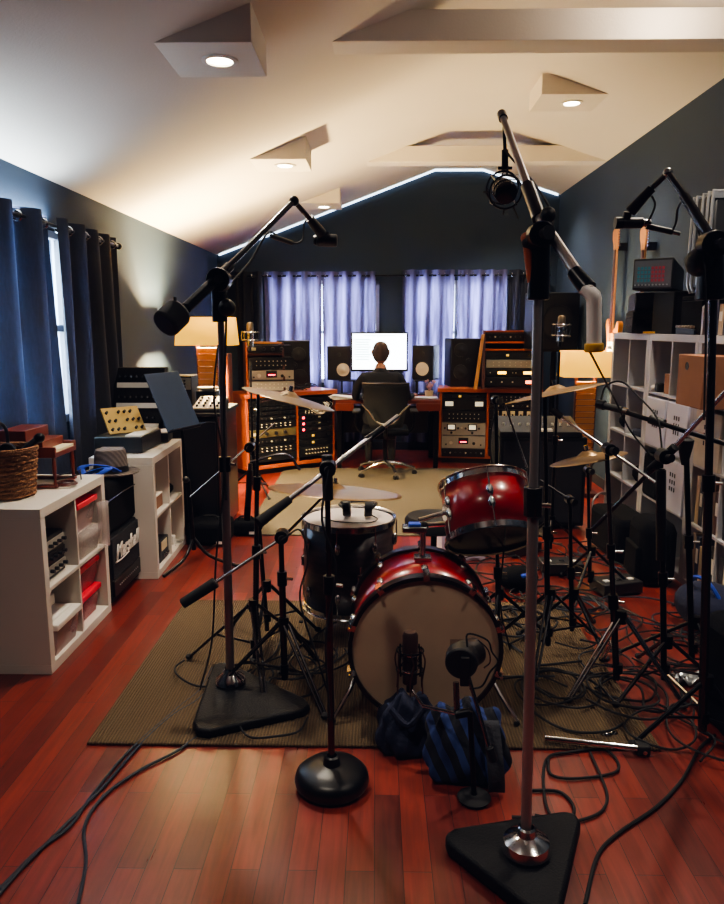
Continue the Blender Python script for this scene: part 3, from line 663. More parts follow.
MB().tube([backf(0,1),backf(.25,1.0),backf(.5,1.01),backf(.75,1.0),backf(1,1)],.014,8,sm=4).build('top_rail', dsteel, t)
MB().tube([(-.24,-.31,.78),(-.16,-.30,.70),(-.09,-.30,.60),(0,-.31,.575),(.09,-.30,.60),(.16,-.30,.70),(.24,-.31,.78)],.012,8,sm=5).build('chrome_yoke', chrome, t)
MB().tube([(0,-.30,.575),(0,-.27,.48),(0,-.1,.42)],.022,8,sm=4).build('back_spine', blackm, t)
for s in (-1,1):
    MB().tube([(s*.25,.0,.45),(s*.30,-.02,.52),(s*.30,-.03,.66)],.014,8,sm=4).build('armrest_post', blackm, t)
    MB().box((s*.30,.02,.675),(.08,.25,.03)).build('armrest', rubber, t, bevel=.012)
def skin_body(name, nodes, edges, mats, parent, sub=2):
    me = bpy.data.meshes.new(name); me.from_pydata([n[0] for n in nodes],edges,[]); o = bpy.data.objects.new(name,me); C.objects.link(o)
    sk = o.modifiers.new('skin','SKIN'); sk.use_smooth_shade=True; sk.use_x_symmetry=False
    for i,n in enumerate(nodes):
        r = n[1]; me.skin_vertices[0].data[i].radius = r if isinstance(r,tuple) else (r,r)
    me.skin_vertices[0].data[0].use_root = True
    q = o.modifiers.new('sub','SUBSURF'); q.levels=sub; q.render_levels=sub
    bpy.context.view_layer.update(); dg = bpy.context.evaluated_depsgraph_get()
    m2 = bpy.data.meshes.new_from_object(o.evaluated_get(dg)); bpy.data.objects.remove(o)
    m2.polygons.foreach_set('use_smooth',[True]*len(m2.polygons)); m2.materials.clear()
    for m_ in (mats if isinstance(mats,list) else [mats]): m2.materials.append(m_)
    o2 = bpy.data.objects.new(name,m2); C.objects.link(o2); o2.parent = parent; return o2
pr_ = thing('person','person seated at the desk seen from behind, short hair, black shirt, facing the screen','person',(.05,7.78,0))
# body: pelvis .50, spine, neck
N = [((0,-.02,.58),(.16,.12)),((0,-.03,.70),(.145,.11)),((0,-.03,.84),(.165,.115)),((0,-.01,.98),(.185,.11)),((0,.0,1.06),(.10,.08)),((0,.015,1.12),.06),((0,.03,1.17),.056),
     ((-.17,.0,1.02),.065),((-.235,.03,.95),.056),((-.27,.10,.80),.045),((-.22,.27,.795),.036),((-.15,.40,.80),.027),
     ((.17,.0,1.02),.065),((.235,.03,.95),.056),((.29,.10,.80),.045),((.32,.25,.79),.036),((.36,.37,.80),.027),
     ((-.10,.06,.57),.095),((-.13,.36,.57),.075),((-.13,.47,.50),.062),((-.13,.46,.30),.055),((-.13,.44,.09),.04),((-.13,.54,.05),.038),
     ((.10,.06,.57),.095),((.13,.36,.57),.075),((.13,.47,.50),.062),((.13,.46,.30),.055),((.13,.44,.09),.04),((.13,.54,.05),.038)]
E_ = [(0,1),(1,2),(2,3),(3,4),(4,5),(5,6),(3,7),(7,8),(8,9),(9,10),(10,11),(3,12),(12,13),(13,14),(14,15),(15,16),(0,17),(17,18),(18,19),(19,20),(20,21),(21,22),(0,23),(23,24),(24,25),(25,26),(26,27),(27,28)]
bd = skin_body('body', N, E_, [shirt, skin], pr_)
for p in bd.data.polygons:
    if p.center.z > 1.115 or (p.center.y > .345 and p.center.z > .74): p.material_index = 1
# head: sculpted ellipsoid with face, ears
def head(parent, c, yaw=0, tilt=.1):
    m = MB()
    def fn(a,b):
        th = 2*PI*a; ph = -PI/2+PI*b; x=abs(math.cos(ph))**.75*math.sin(th); y=abs(math.cos(ph))**.75*math.cos(th); z=math.copysign(abs(math.sin(ph))**.9,ph)
        r=.0; X=.080*x; Y=.098*y; Z=.114*z
        if z<0: X*=1-.22*(-z)**2; Y*= (1-.15*(-z)) ; 
        if y<0 and z<-.2: Y*=.85
        f=max(0,y)
        if f>.85 and -.35<z<.15: Y+=.022*max(0,1-abs(x)/.22)*max(0,(z*-1+.2)/.5)      # nose
        if f>.7 and .02<z<.2: Y-=.006*(1 if .2<abs(x)<.5 else 0)                         # sockets
        return (X,Y,Z)
    h = m.grid(fn,40,28).build('head', skin, parent, sharp=3); h.location=c; h.rotation_euler=(-tilt,0,yaw)
    hm = MB()
    def hf(a,b):
        th=2*PI*a; y0=math.cos(th); lo=-.68 if y0<-.3 else (.35 if y0>.55 else -.68+(y0+.3)/.85*1.03)
        z0=lo+(1-lo)*math.sin(b*PI/2); ph=math.asin(max(-1,min(1,z0))); x=abs(math.cos(ph))**.75*math.sin(th); y=abs(math.cos(ph))**.75*math.cos(th); z=math.copysign(abs(math.sin(ph))**.9,ph); k=1.06
        X=.080*x*k; Y=.098*y*k; Z=.114*z*k
        if z<0: X*=1-.22*(-z)**2; Y*=(1-.15*(-z))
        return (X,Y,Z)
    hm.grid(hf,40,16).build('hair', hairm, h, sharp=3)
    for s in (-1,1):
        MB().tube([(s*.076,.0,-.03),(s*.088,-.012,-.01),(s*.090,-.014,.02),(s*.082,0,.03),(s*.076,.008,.01)],.007,8,sm=4).build('ear', skin, h)
        MB().ball((s*.03,.087,.012),.011,seg=10).build('eye', whitep, h)
    MB().tube([(-.022,.087,-.062),(0,.094,-.060),(.022,.087,-.062)],.004,6,sm=3).build('mouth', mat('lips','#8a4a42',.5), h)
head(pr_, (0,.045,1.27))
def hand(parent, wrist, fwd, side, thumb):
    wrist=V(wrist); f=V(fwd).normalized(); s=V(side).normalized(); dn=V((0,0,-1)); N=[(wrist,.024),(wrist+f*.04,(.03,.016)),(wrist+f*.085,(.036,.014))]; E=[(0,1),(1,2)]
    for k,(o,l) in enumerate(((-.030,.062),(-.010,.072),(.010,.068),(.030,.052))):
        b=wrist+f*.085+s*o; i=len(N); N+= [(b+f*l*.35+dn*.002,.0085),(b+f*l*.75+dn*.012,.008),(b+f*l+dn*.024,.007)]; E+=[(2,i),(i,i+1),(i+1,i+2)]
    i=len(N); b=wrist+f*.03+s*thumb*.03; N+=[(b,.011),(b+f*.03+s*thumb*.02,.0095),(b+f*.055+s*thumb*.025+dn*.01,.008)]; E+=[(1,i),(i,i+1),(i+1,i+2)]
    return skin_body('hand', N, E, skin, parent, 1)
hand(pr_, (-.15,.40,.80),(.5,.85,0),(.85,-.5,0),1); hand(pr_, (.36,.37,.80),(.2,1,0),(1,-.2,0),-1)
# ================================================================== RACKS
def unit(rack, x0, z0, w, h, face, label, style, group=None, y=-.004, rzframe=None, depth=.3):
    """a rack device; origin front-left-bottom of the face in the rack's own frame"""
    M = wm(rack); p = M @ V((x0,y,z0)); t = thing('rack_unit', label, 'rack unit', p, 0, group, rot=rack.rotation_euler.copy())
    MB().bb((.01,.006,.003),(w-.01,depth,h-.003)).build('chassis', blackface, t)
    MB().bb((0,-.004,.002),(w,.006,h-.002)).build('faceplate', face, t, bevel=.0015)
    def kn(x,z,r,m_=knobm): MB().cyl((x,-.004,z),(x,-.022,z),r,r*.85,seg=12).build('control_knob', m_, t)
    def mt(x,z,a,b,m_=meterm): MB().box((x,-.006,z),(a,.004,b)).build('meter', m_, t)
    if style=='vu2':
        for x in (.22*w,.70*w):
            MB().box((x,-.006,.62*h),(.10,.006,.075)).build('meter_bezel', black, t); MB().box((x,-.0105,.64*h),(.075,.003,.05)).build('meter', meterm, t)
            kn(x-.075,.55*h,.012); kn(x+.075,.55*h,.012); kn(x,.2*h,.014)
        kn(.46*w,.6*h,.012,knobw)
    if style=='vu1':
        MB().box((.5*w,-.006,.6*h),(.11,.006,.07)).build('meter_bezel', black, t); mt(.5*w,.6*h,.08,.045); MB().box((.5*w,-.0112,.52*h),(.07,.002,.012)).build('meter_mark', ledr, t)
        kn(.22*w,.45*h,.022,knobw); kn(.74*w,.4*h,.018); kn(.1*w,.3*h,.01); kn(.9*w,.3*h,.01)
    if style=='knobs':
        n=int(w/.055)
        for i in range(n): kn((i+.7)*w/(n+.4),.5*h,.010,knobw if i%3==1 else knobm)
    if style=='dots':
        for i in range(8):
            for j in range(2): kn(.08+i*(w-.16)/7,(.32+.36*j)*h,.006,knobw)
    if style=='lcd':
        for x in (.16*w,.84*w): MB().box((x,-.006,.55*h),(.09,.004,.05)).build('meter', meterm, t)
        MB().box((.5*w,-.006,.5*h),(.2,.004,.06)).build('display', black, t)
    if style=='ledy':
        mt(.3*w,.5*h,.09,.028,ledy); mt(.78*w,.5*h,.09,.028,ledy); 
        for x in (.08,.5,.56): kn(x*w,.5*h,.006,knobw)
    if style=='ledo':
        mt(.82*w,.5*h,.09,.035,ledo)
        for x in (.1,.3,.5): kn(x*w,.5*h,.009,knobw)
    if style=='ledr':
        MB().box((.12*w,-.006,.5*h),(.025,.004,.022)).build('indicator', ledr, t); mt(.6*w,.5*h,.03,.012,knobw)
        for x in (.35,.45,.8,.9): kn(x*w,.5*h,.006,steel)
    if style=='ledyr':
        MB().box((.4*w,-.006,.5*h),(.03,.004,.022)).build('indicator', mat('amber_indicator','#c8a040',emit=1), t); kn(.2*w,.5*h,.008,steel); kn(.8*w,.5*h,.008,steel)
    if style=='panels':
        for i in range(5): MB().box((.07+i*(w-.14)/4,-.006,.5*h),(.05,.004,h*.75)).build('module_panel', cream, t)
        for i in range(5): kn(.07+i*(w-.14)/4,.5*h,.012)
    if style=='patch':
        for j in range(2):
            for i in range(12): kn(.05+i*(w-.1)/11,(.3+.4*j)*h,.005,steel)
    if style=='gold': mt(.12*w,.5*h,.05,.03,cream); kn(.35*w,.5*h,.02); kn(.55*w,.5*h,.02); kn(.75*w,.5*h,.02)
    return t
def rack(label, A, ang, W, Hh, D, divs, m_):
    t = thing('rack_cabinet', label, 'rack cabinet', A, ang)
    MB().bb((-.02,-.03,Hh-.045),(W+.02,D,Hh)).build('top_board', m_, t, bevel=.004)
    MB().bb((0,0,.06),(W,D,.10)).build('bottom_board', m_, t, bevel=.003)
    for x in [0]+divs+[W-.03]: MB().bb((x,0,.10),(x+.03,D,Hh-.045)).build('side_panel', m_, t, bevel=.003)
    MB().bb((.03,D-.02,.10),(W-.03,D-.005,Hh-.045)).build('back_panel', blackface, t)
    MB().bb((.04,.04,0),(W-.04,D-.04,.06)).build('plinth', black, t)
    return t
R1 = rack('left low wooden studio rack full of patch bays and black units', (-1.33,7.52,0), .655, 1.10, .86, .45, [.60], woodo)
zz = .795
L1 = [(.07,blackface,'patch','top patch bay'),(.05,blackface,'patch','second patch bay'),(.05,blackface,'patch','third patch bay'),(.06,blackface,'knobs','black knob unit'),(.08,blackface,'dots','black button unit'),(.09,mat('olive_face','#5b533a',.5),'gold','olive grey unit'),(.08,blackface,'knobs','lower black knob unit'),(.09,blackface,'dots','lower black button unit'),(.09,blackface,'ledyr','bottom black unit')]
for h,f_,st,nm_ in L1: zz-=h; unit(R1,.035,zz,.56,h-.004,f_,nm_+' in the left bay of the left wooden rack',st,depth=.25)
zz=.795
L2 = [(.13,blackface,'patch','patch bay with white patch cords'),(.06,blackface,'dots','black button unit under the patch cords'),(.065,blackface,'ledr','upper red light unit'),(.065,blackface,'ledr','middle red light unit'),(.065,blackface,'ledr','lowest red light unit'),(.075,blackface,'ledyr','upper amber light unit'),(.075,blackface,'ledyr','lower amber light unit'),(.12,blackface,'dots','bottom deep black unit')]
for h,f_,st,nm_ in L2: zz-=h; unit(R1,.635,zz,.43,h-.004,f_,nm_+' in the right bay of the left wooden rack',st,depth=.25)
M1 = wm(R1); random.seed(3)
pc = thing('cable_bundle','loose pale patch cords hanging from the left wooden rack','patch cords', M1@V((.85,-.03,.68)), rot=R1.rotation_euler.copy())
for k in range(9):
    x0,x1=random.uniform(-.18,.0),random.uniform(0,.18); MB().tube([(x0,.02,.04),(x0,-.03,.03),((x0+x1)/2,-.06,-.03-random.random()*.06),(x1,-.03,.02),(x1,.02,.05)],.003,5,sm=5).build('patch_cord', [whitep,cream,steel][k%3], pc)
R2 = rack('right low wooden studio rack with silver meter units, under the large right monitor', (.72,8.38,0), -.12, 1.12, .86, .45, [.53], woodo)
zz=.80
L3=[(.055,blackface,'ledyr','thin black unit with a cream tag'),(.13,blackface,'lcd','black unit with two lit windows'),(.14,blackface,'dots','black unit with rows of small buttons'),(.15,silverface,'vu2','silver unit with two meters'),(.15,silverface,'vu1','silver unit with one meter'),(.10,blackface,'knobs','bottom black knob unit')]
for h,f_,st,nm_ in L3: zz-=h; unit(R2,.035,zz,.49,h-.004,f_,nm_+' in the left bay of the right wooden rack',st,depth=.25)
zz=.80
L4=[(.09,blackface,'dots','black top unit'),(.08,blackface,'knobs','second black unit'),(.12,blackface,'panels','unit with a row of cream modules'),(.10,blackface,'gold','unit with a grey display'),(.12,blackface,'lcd','two window unit'),(.2,blackface,'ledyr','bottom black unit')]
for h,f_,st,nm_ in L4: zz-=h; unit(R2,.57,zz,.50,h-.004,f_,nm_+' in the right bay of the right wooden rack',st,depth=.25)
# top boxes
T2 = thing('rack_box','slanted wooden rack box with lit units on the right wooden rack','rack box', (1.21,8.25,.861), -.10)
for x in (-.03,.60): MB().prism([(x,-.04,0),(x,.35,0),(x,.35,.64),(x,.10,.64)],(.03,0,0)).build('side_panel', woodd, T2, bevel=.003)
MB().bb((0,.10,.62),(.6,.35,.64)).build('top_board', woodo, T2); MB().bb((0,-.03,0),(.6,.35,.02)).build('bottom_board', woodd, T2); MB().bb((0,.33,.02),(.6,.345,.62)).build('back_panel', black, T2)
MB().bb((0,.06,.50),(.6,.12,.52)).build('front_rail', woodo, T2); MB().bb((0,.05,.42),(.6,.11,.44)).build('front_rail', woodo, T2)
for z,h,f_,st,lb in ((.03,.10,blackface,'ledo','orange light unit at the bottom'),(.14,.08,blackface,'ledy','unit with two yellow lights'),(.23,.09,silverface,'dots','silver grey unit with a fine grid'),(.33,.08,blackface,'ledyr','black unit above the silver one'),(.53,.08,blackface,'knobs','topmost black unit with knobs')):
    unit(T2,.01,z,.58,h,f_,lb+' of the slanted rack box on the right rack',st,y=-.03+.25*z,depth=.22)
t = thing('angled_board','pale angled board leaning against the side of the right rack box','board',(1.20,8.20,.861)); MB().prism([(-.12,0,0),(-.08,0,0),(.0,.10,.60),(-.03,.10,.60)],(0,.02,0)).build('plank', woodl, t)
T1 = thing('rack_box','wooden rack box with a silver unit on the left wooden rack','rack box', M1@V((.06,.04,.861)), rot=(0,0,.25)); T1.scale=(.74,1,1)
for x in (-.03,.48): MB().prism([(x,-.04,0),(x,.35,0),(x,.35,.52),(x,.06,.52)],(.03,0,0)).build('side_panel', woodo if x<0 else woodd, T1, bevel=.003)
MB().bb((0,.06,.39),(.48,.35,.41)).build('shelf_board', woodd, T1); MB().bb((0,.32,.0),(.48,.345,.52)).build('back_panel', black, T1); MB().bb((0,-.03,0),(.48,.35,.02)).build('bottom_board', woodd, T1); MB().bb((0,.06,.51),(.48,.08,.525)).bb((0,.32,.51),(.48,.35,.525)).build('top_rail', woodl, T1)
for z,h,f_,st,lb in ((.03,.10,silverface,'dots','lower grey unit'),(.14,.10,silverface,'vu1','silver unit with a meter and knobs'),(.25,.12,blackface,'dots','dark ventilated unit'),(.415,.08,blackface,'gold','top black unit')):
    unit(T1,.01,z,.46,h,f_,lb+' of the rack box on the left rack',st,y=-.03+.2*z,depth=.2)
t = thing('wooden_case','tall orange lit wooden case behind the left microphone stand','wooden case',(-1.47,7.10,0)); MB().bb((-.10,0,0),(.06,.18,1.29)).build('case_body', woodd, t, bevel=.01); MB().bb((-.09,-.006,.75),(.05,0,1.27)).build('front_panel', woodo, t, bevel=.004)
m=None
t = thing('clutter_cables','heap of dark cables on top of the left wooden rack','cable heap', M1@V((.72,.1,.862))); mm=MB()
for k in range(7): mm.ring((random.uniform(-.12,.12),random.uniform(-.05,.05),.012+k*.007),random.uniform(.04,.08),.005,(random.uniform(-.3,.3),random.uniform(-.3,.3),1),18,5)
mm.build('cables', rubber, t)
# ================================================================== RIGHT: bookcases
S=[]
for k,(y1,lb) in enumerate(((5.93,'far white bookcase unit by the lamp, mostly empty cubes'),(5.142,'middle white bookcase unit holding white perforated boxes'),(4.354,'near white bookcase unit at the right frame edge, holding binders and a cardboard box'))):
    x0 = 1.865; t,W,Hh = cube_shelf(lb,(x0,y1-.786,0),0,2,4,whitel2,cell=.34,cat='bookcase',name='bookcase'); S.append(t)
    S[k]['y0']=y1-.786
def sp(k,c,r,d=.0): # point at front of cell c (0 = near) row r (0 = bottom)
    return V((1.865+d, S[k]['y0']+.045+c*.356+.17, .045+r*.356))
def perf_box(label, p, w=.32, h=.32, d=.34, m_=whitep, group=None):
    t = thing('perforated_box', label, 'storage box', p, 0, group); MB().bb((.0,-w/2,0),(d,w/2,h)).build('box_body', m_, t, bevel=.004)
    for i in range(3):
        for j in range(3): MB().box((-.001,-.035+.035*i,h*.72-.045*j),(.003,.012,.026)).build('hole', black, t)
    return t
wb = mat('frosted_white_box','#cfcfe0',.4,var=.03)
perf_box('white box with nine punched holes, third row up, far cube of the middle bookcase',sp(1,1,2,-.008),m_=wb)
perf_box('white box with nine punched holes, third row up, near cube of the middle bookcase',sp(1,0,2,-.008),m_=wb)
perf_box('white box with nine punched holes, second row up, near cube of the middle bookcase',sp(1,0,1,-.008),m_=wb)
perf_box('white box with punched holes, third row up, far cube of the near bookcase',sp(2,1,2,-.008),m_=mat('cream_box','#c9bfae',.5))
t = thing('cardboard_box','brown cardboard box with a hand hole, sticking out of the near bookcase','cardboard box',sp(2,1,3,-.15)+V((0,-.05,0)))
MB().bb((0,-.165,0),(.42,.165,.28)).build('carton', cardb, t, bevel=.003); MB().lathe([(0,0),(.022,0),(.022,.002)],(-.001,.04,.22),(-1,0,0),16).build('hand_hole', black, t); 
t = thing('black_bag','black camera bag filling the lower far part of the middle bookcase','bag',sp(1,1,1,.0)); MB().box((.13,0,.15),(.3,.28,.3)).build('bag_body', cloth_b, t, bevel=.03); MB().tube([(.0,-.08,.28),(-.02,-.05,.30),(-.02,.05,.30),(0,.08,.28)],.008,6,sm=3).build('bag_handle', rubber, t)
t = thing('small_carton','small brown carton in the top row of the middle bookcase','carton',sp(1,1,3,.03)+V((0,-.08,0))); MB().bb((0,-.04,0),(.12,.06,.13)).build('carton_body', cardb, t, bevel=.002)
t = thing('small_camera','little black and white gadget in the top row of the middle bookcase','gadget',sp(1,1,3,.02)+V((0,.08,0))); MB().box((.02,0,.03),(.05,.06,.06)).build('gadget_body', black, t, bevel=.01); MB().ball((.0,.05,.025),.02).build('cap', whitep, t)
t = thing('dark_pouch','dark pouch in the second row of the far bookcase','pouch',sp(0,1,2,.12)); MB().ball((0,0,.07),.1,(1,1.2,.7)).build('pouch_body', cloth_b, t)
t = thing('dark_pouch','flat dark gadget lying in the near cube of the far bookcase','pouch',sp(0,0,2,.12)); MB().box((0,0,.025),(.18,.2,.05)).build('pouch_body', navy, t, bevel=.015)
t = thing('dark_pouch','round dark pouch low in the far bookcase','pouch',sp(0,0,1,.12)); MB().ball((0,0,.08),.1,(1,1.1,.8)).build('pouch_body', cloth_b, t)
bks = ['#6b5a4c','#3a3a44','#8a7460','#1d1e26','#b09a80','#4b2f2a','#9c9a98','#26304a']
def books(k,c,r,n,lab,group,z=None,hh=(.24,.30),w=.3,yy=None):
    base = sp(k,c,r,.02) if z is None else V((1.89,yy,z)); y=-w/2
    for i in range(n):
        th=w/n*.92; h=random.uniform(*hh); col=bks[(i*3+c+r*2+k)%8]
        t = thing('book', lab, 'book', base+V((0,y+th/2,.001)), 0, group)
        MB().box((.11,0,h/2),(.22,th*.96,h)).build('cover', mat('book_cover_'+col[1:],col,.6), t, bevel=.002)
        if i%2==0: MB().box((-.001,0,h*.6),(.002,th*.6,h*.3)).build('spine_label', paper, t)
        y+=w/n
books(2,1,0,6,'upright binder or book at the bottom of the near bookcase, far cube','binders in the near bookcase bottom far cube')
books(2,1,1,6,'upright binder or book one row up in the near bookcase, far cube','binders in the near bookcase second row')
books(2,0,0,6,'upright binder or book at the bottom of the near bookcase, near cube','binders in the near bookcase bottom near cube')
books(2,0,1,6,'upright binder or book one row up in the near bookcase, near cube','binders in the near bookcase near cube second row')
zt_ = 1.4985
books(2,0,0,9,'dark book standing on top of the near bookcase','books on top of the near bookcase',z=zt_,w=.5,yy=4.05,hh=(.17,.2))
t = thing('bookend','rounded white bookend on top of the near bookcase','bookend',(1.87,4.33,zt_)); MB().prism([(0,0,0),(.25,0,0),(.25,0,.21),(.05,0,.21),(.0,0,.16)],(0,.03,0)).build('bookend_panel', whitel2, t, bevel=.004)
# things on top of the bookcase
t = thing('amplifier_stack','black amplifier stack on top of the far bookcase','amplifier',(2.0,5.55,zt_),-.25)
MB().bb((-.14,-.34,0),(.16,.30,.15)).build('lower_unit', tolex, t, bevel=.006); MB().bb((-.13,-.33,.155),(.15,.28,.28)).build('upper_unit', black, t, bevel=.006)
for z in (.05,.11): MB().bb((-.142,-.28,z-.004),(-.139,.2,z+.004)).build('vent_slot', dsteel, t)
for i in range(4): MB().cyl((-.10+.06*i,-.342,.08),(-.10+.06*i,-.36,.08),.012).build('control_knob', knobm, t)
MB().bb((-.12,-.343,.18),(.13,-.33,.26)).build('front_grille', grille, t)
t = thing('lunchbox_rack','small black rack with blue and red lit modules on top of the amplifier stack','rack device',(at(632,290,Y=5.05).x,5.05,1.785),-.58)
M_=MB(); M_.prism([(0,0,0),(0,.34,0),(0,.34,.14),(0,0,.20)],(.25,0,0)); M_.build('case', black, t, bevel=.006)
MB().bb((.01,-.004,.015),(.24,0,.185)).build('faceplate', mat('grey_face','#565a62',.5), t)
for i in range(8):
    for j in range(4): MB().bb((.03+i*.022,-.008,.05+j*.026),(.045+i*.022,-.003,.068+j*.026)).build('module_button', mat('teal_module','#2b6a7a',.4,emit=.15) if i<4 else mat('red_module','#8a2b3a',.4,emit=.15), t)
for i in range(10): MB().cyl((.02+i*.022,-.004,.03),(.02+i*.022,-.012,.03),.005,seg=8).build('control_knob', alum, t)
t2 = thing('guitar_amplifier','black amplifier head under the lit rack device on the bookcase','amplifier',(1.90,4.80,zt_),.0)
MB().bb((-.02,0,0),(.28,.36,.27)).build('case', tolex, t2, bevel=.008); MB().bb((.0,-.003,.03),(.26,0,.24)).build('front_grille', grille, t2)
for s in (.02,.24): MB().cyl((s,-.004,.02),(s,-.012,.02),.01).build('corner_screw', steel, t2)
t = thing('pedal_device','blue grey pedal with a bent neck and small knobs on the middle bookcase','effects pedal',(1.90,4.58,zt_),.0)
MB().prism([(-.03,-.14,0),(-.03,.14,0),(-.03,.14,.05),(-.03,-.14,.03)],(.16,0,0)).build('pedal_body', teal_b, t, bevel=.004)
for i in range(6): MB().cyl((-.02+.0*i,-.11+i*.044,.045),(-.04,-.11+i*.044,.05),.008).build('control_knob', knobw, t)
MB().tube([(.02,.06,.04),(.0,.06,.13),(.02,-.02,.16),(.05,-.08,.15)],.01,8,sm=4).build('bent_neck', teal_b, t)
t = thing('notepad','yellow note pad on the edge of the far bookcase top','note pad',(1.90,5.20,zt_),.1); MB().box((0,0,.008),(.09,.22,.014)).build('pad', tapey, t)
# black speaker in the corner, flight case, guitars
t = thing('loudspeaker','black loudspeaker with a round cone in the far right corner on a tall stand','speaker',(1.93,8.0,1.30),.2)
MB().bb((-.24,0,0),(.24,.34,.60)).build('cabinet', black, t, bevel=.01); driver(t,0,.28,.17,coned,-.001)
t = thing('speaker_stand','tall black stand under the corner loudspeaker','speaker stand',(1.93,8.14,0)); MB().cyl((0,0,.03),(0,0,1.28),.03).build('pole', blackm, t); MB().box((0,0,1.29),(.3,.26,.02)).build('top_plate', blackm, t); MB().box((0,0,.015),(.4,.36,.03)).build('base_plate', blackm, t, bevel=.004)
t = thing('flight_case','black flight case with ribbed aluminium edges on top of the near bookcase gear','flight case',(1.79,4.13,1.75),0)
MB().bb((0,0,0),(.32,.26,.50)).build('case_body', black, t, bevel=.02)
for y in (.0,.055,.12,.20,.245): MB().tube([(.03,y,-.004),(-.004,y,.03),(-.004,y,.46),(.03,y,.505),(.28,y,.505)],.009,6,sm=2).build('aluminium_rib', alum, t)
MB().bb((-.006,-.006,.0),(.33,.012,.03)).build('edge_trim', alum, t); MB().bb((-.006,-.006,.47),(.33,.012,.505)).build('edge_trim', alum, t)
MB().box((.1,-.008,.36),(.03,.01,.08)).box((.1,-.008,.1),(.03,.01,.06)).build('latch', chrome, t)
t = thing('gear_box','black gear case under the flight case on the near bookcase','case',(1.88,4.06,zt_)); MB().bb((0,.32,0),(.3,.62,.2)).bb((.0,.0,.20),(.3,.62,.229)).build('case_body', cloth_b, t, bevel=.006)
gw = mat('guitar_maple','#d9965a',.35,coat=.4,var=.15); gb = mat('guitar_sunburst','#d8842c',.3,coat=.6,var=.35,scale=4); gd = mat('guitar_dark_body','#4a1c14',.3,coat=.6)
def guitar(label, y, ztop, body):
    t = thing('electric_guitar', label, 'guitar', (XR-.09, y, ztop-1.3), 0); t.scale=(1,1.2,1.29)
    out=[(-.0,.0),(.11,.0),(.165,.07),(.16,.16),(.115,.22),(.135,.29),(.16,.36),(.13,.40),(.09,.36),(.05,.33),(-.05,.33),(-.10,.38),(-.14,.36),(-.125,.28),(-.11,.22),(-.15,.15),(-.16,.06),(-.11,.0)]
    pts=smooth_pts([(0,a,b) for a,b in out]+[(0,0,0)],4)
    MB().prism(pts,(.045,0,0)).build('body', body, t, bevel=.006)
    MB().bb((-.012,-.026,.30),(.008,.026,.86)).build('neck', gw, t, bevel=.004); MB().bb((-.016,-.025,.30),(-.012,.025,.86)).build('fretboard', woodd, t)
    hs=[(.028,.86),(.035,.90),(.05,.93),(.055,.98),(.03,1.01),(-.03,.99),(-.035,.93),(-.026,.86)]
    MB().prism([(-.012,a*1.35,b) for a,b in hs],(.018,0,0)).build('headstock', gw, t, bevel=.003)
    for i in range(6): MB().cyl((0,-.045,.885+i*.018),(0,-.075,.885+i*.018),.006,seg=8).build('tuning_peg', chrome, t)
    MB().bb((-.006,-.07,.06),(.0,.07,.24)).build('pickguard', whitep, t)
    for z in (.12,.19): MB().bb((-.016,-.04,z),(-.006,.04,z+.02)).build('pickup', black, t)
    MB().tube([(-.015,0,.08),(-.02,0,.9)],.002,4).build('strings', steel, t)
    MB().box((.045,0,.88),(.08,.05,.05)).build('wall_hanger', black, t)
guitar('electric guitar with a maple neck hung on the right wall, nearer the far corner', 6.75, 2.40, gb)
guitar('electric guitar hung on the right wall, second from the corner, partly behind the lit rack', 6.05, 2.33, gd)
# black amps right of the drums
t = thing('bass_cabinet','large black amplifier cabinet on the floor behind the right cymbal','amplifier',(1.30,5.55,0),.0)
MB().bb((-.36,0,.03),(.30,.45,.72)).build('cabinet', tolex, t, bevel=.012); MB().bb((-.33,-.006,.06),(.27,0,.69)).build('grille_cloth', grille, t, bevel=.003)
for x in (-.3,.24): MB().lathe([(.02,0),(.022,.03)],(x,.1,0),seg=10).build('rubber_foot', rubber, t); MB().lathe([(.02,0),(.022,.03)],(x,.38,0),seg=10).build('rubber_foot', rubber, t)
t = thing('keyboard_mixer','black mixing desk with pale faders on top of the large amplifier cabinet','mixer',(1.27,5.72,.722),.0)
MB().prism([(-.33,-.17,0),(-.33,.2,0),(-.33,.2,.12),(-.33,-.17,.04)],(.62,0,0)).build('case', black, t, bevel=.004)
for i in range(9): MB().cyl((-.28+i*.062,-.03,.07),(-.28+i*.062,-.03,.09),.010,seg=8).build('control_knob', knobw, t)
MB().box((.0,-.155,.052),(.12,.04,.02)).build('white_strip', paper, t)
t = thing('combo_amplifier','black combo amplifier left of the large cabinet, behind the tom','amplifier',(1.32,6.35,0),.1)
MB().bb((-.25,0,.02),(.25,.3,.70)).build('cabinet', tolex, t, bevel=.012); MB().bb((-.22,-.006,.05),(.22,0,.55)).build('grille_cloth', grille, t); MB().bb((-.22,-.006,.58),(.22,0,.67)).build('control_panel', blackface, t)
for i in range(6): MB().cyl((-.18+i*.07,-.006,.62),(-.18+i*.07,-.025,.62),.012).build('control_knob', knobm, t)
for x in (-.2,.2): MB().box((x,.15,.01),(.05,.2,.02)).build('foot', rubber, t)
t = thing('white_carton','white box on the floor seen below the red tom','carton',(.44,4.75,0),.1); MB().bb((0,0,.0),(.30,.22,.22)).build('carton_body', mat('lilac_white_box','#b9b0c4',.6), t, bevel=.004)
t = thing('duffel_bag','dark navy duffel bag on the floor at the right frame edge under the bookcase','bag',(1.72,3.62,0),.3); MB().ball((0,0,.13),.15,(1,1.5,.85),seg=18).build('bag_body', navy, t); MB().tube([(-.05,-.12,.2),(-.08,-.05,.29),(-.08,.05,.29),(-.05,.12,.2)],.01,6,sm=4).build('bag_handle', bluec, t)
t = thing('black_case','tall black soft case at the right frame edge in the foreground','case',(1.36,2.62,0),.1); MB().bb((-.05,-.25,.0),(.25,.2,.46)).build('case_body', cloth_b, t, bevel=.06)
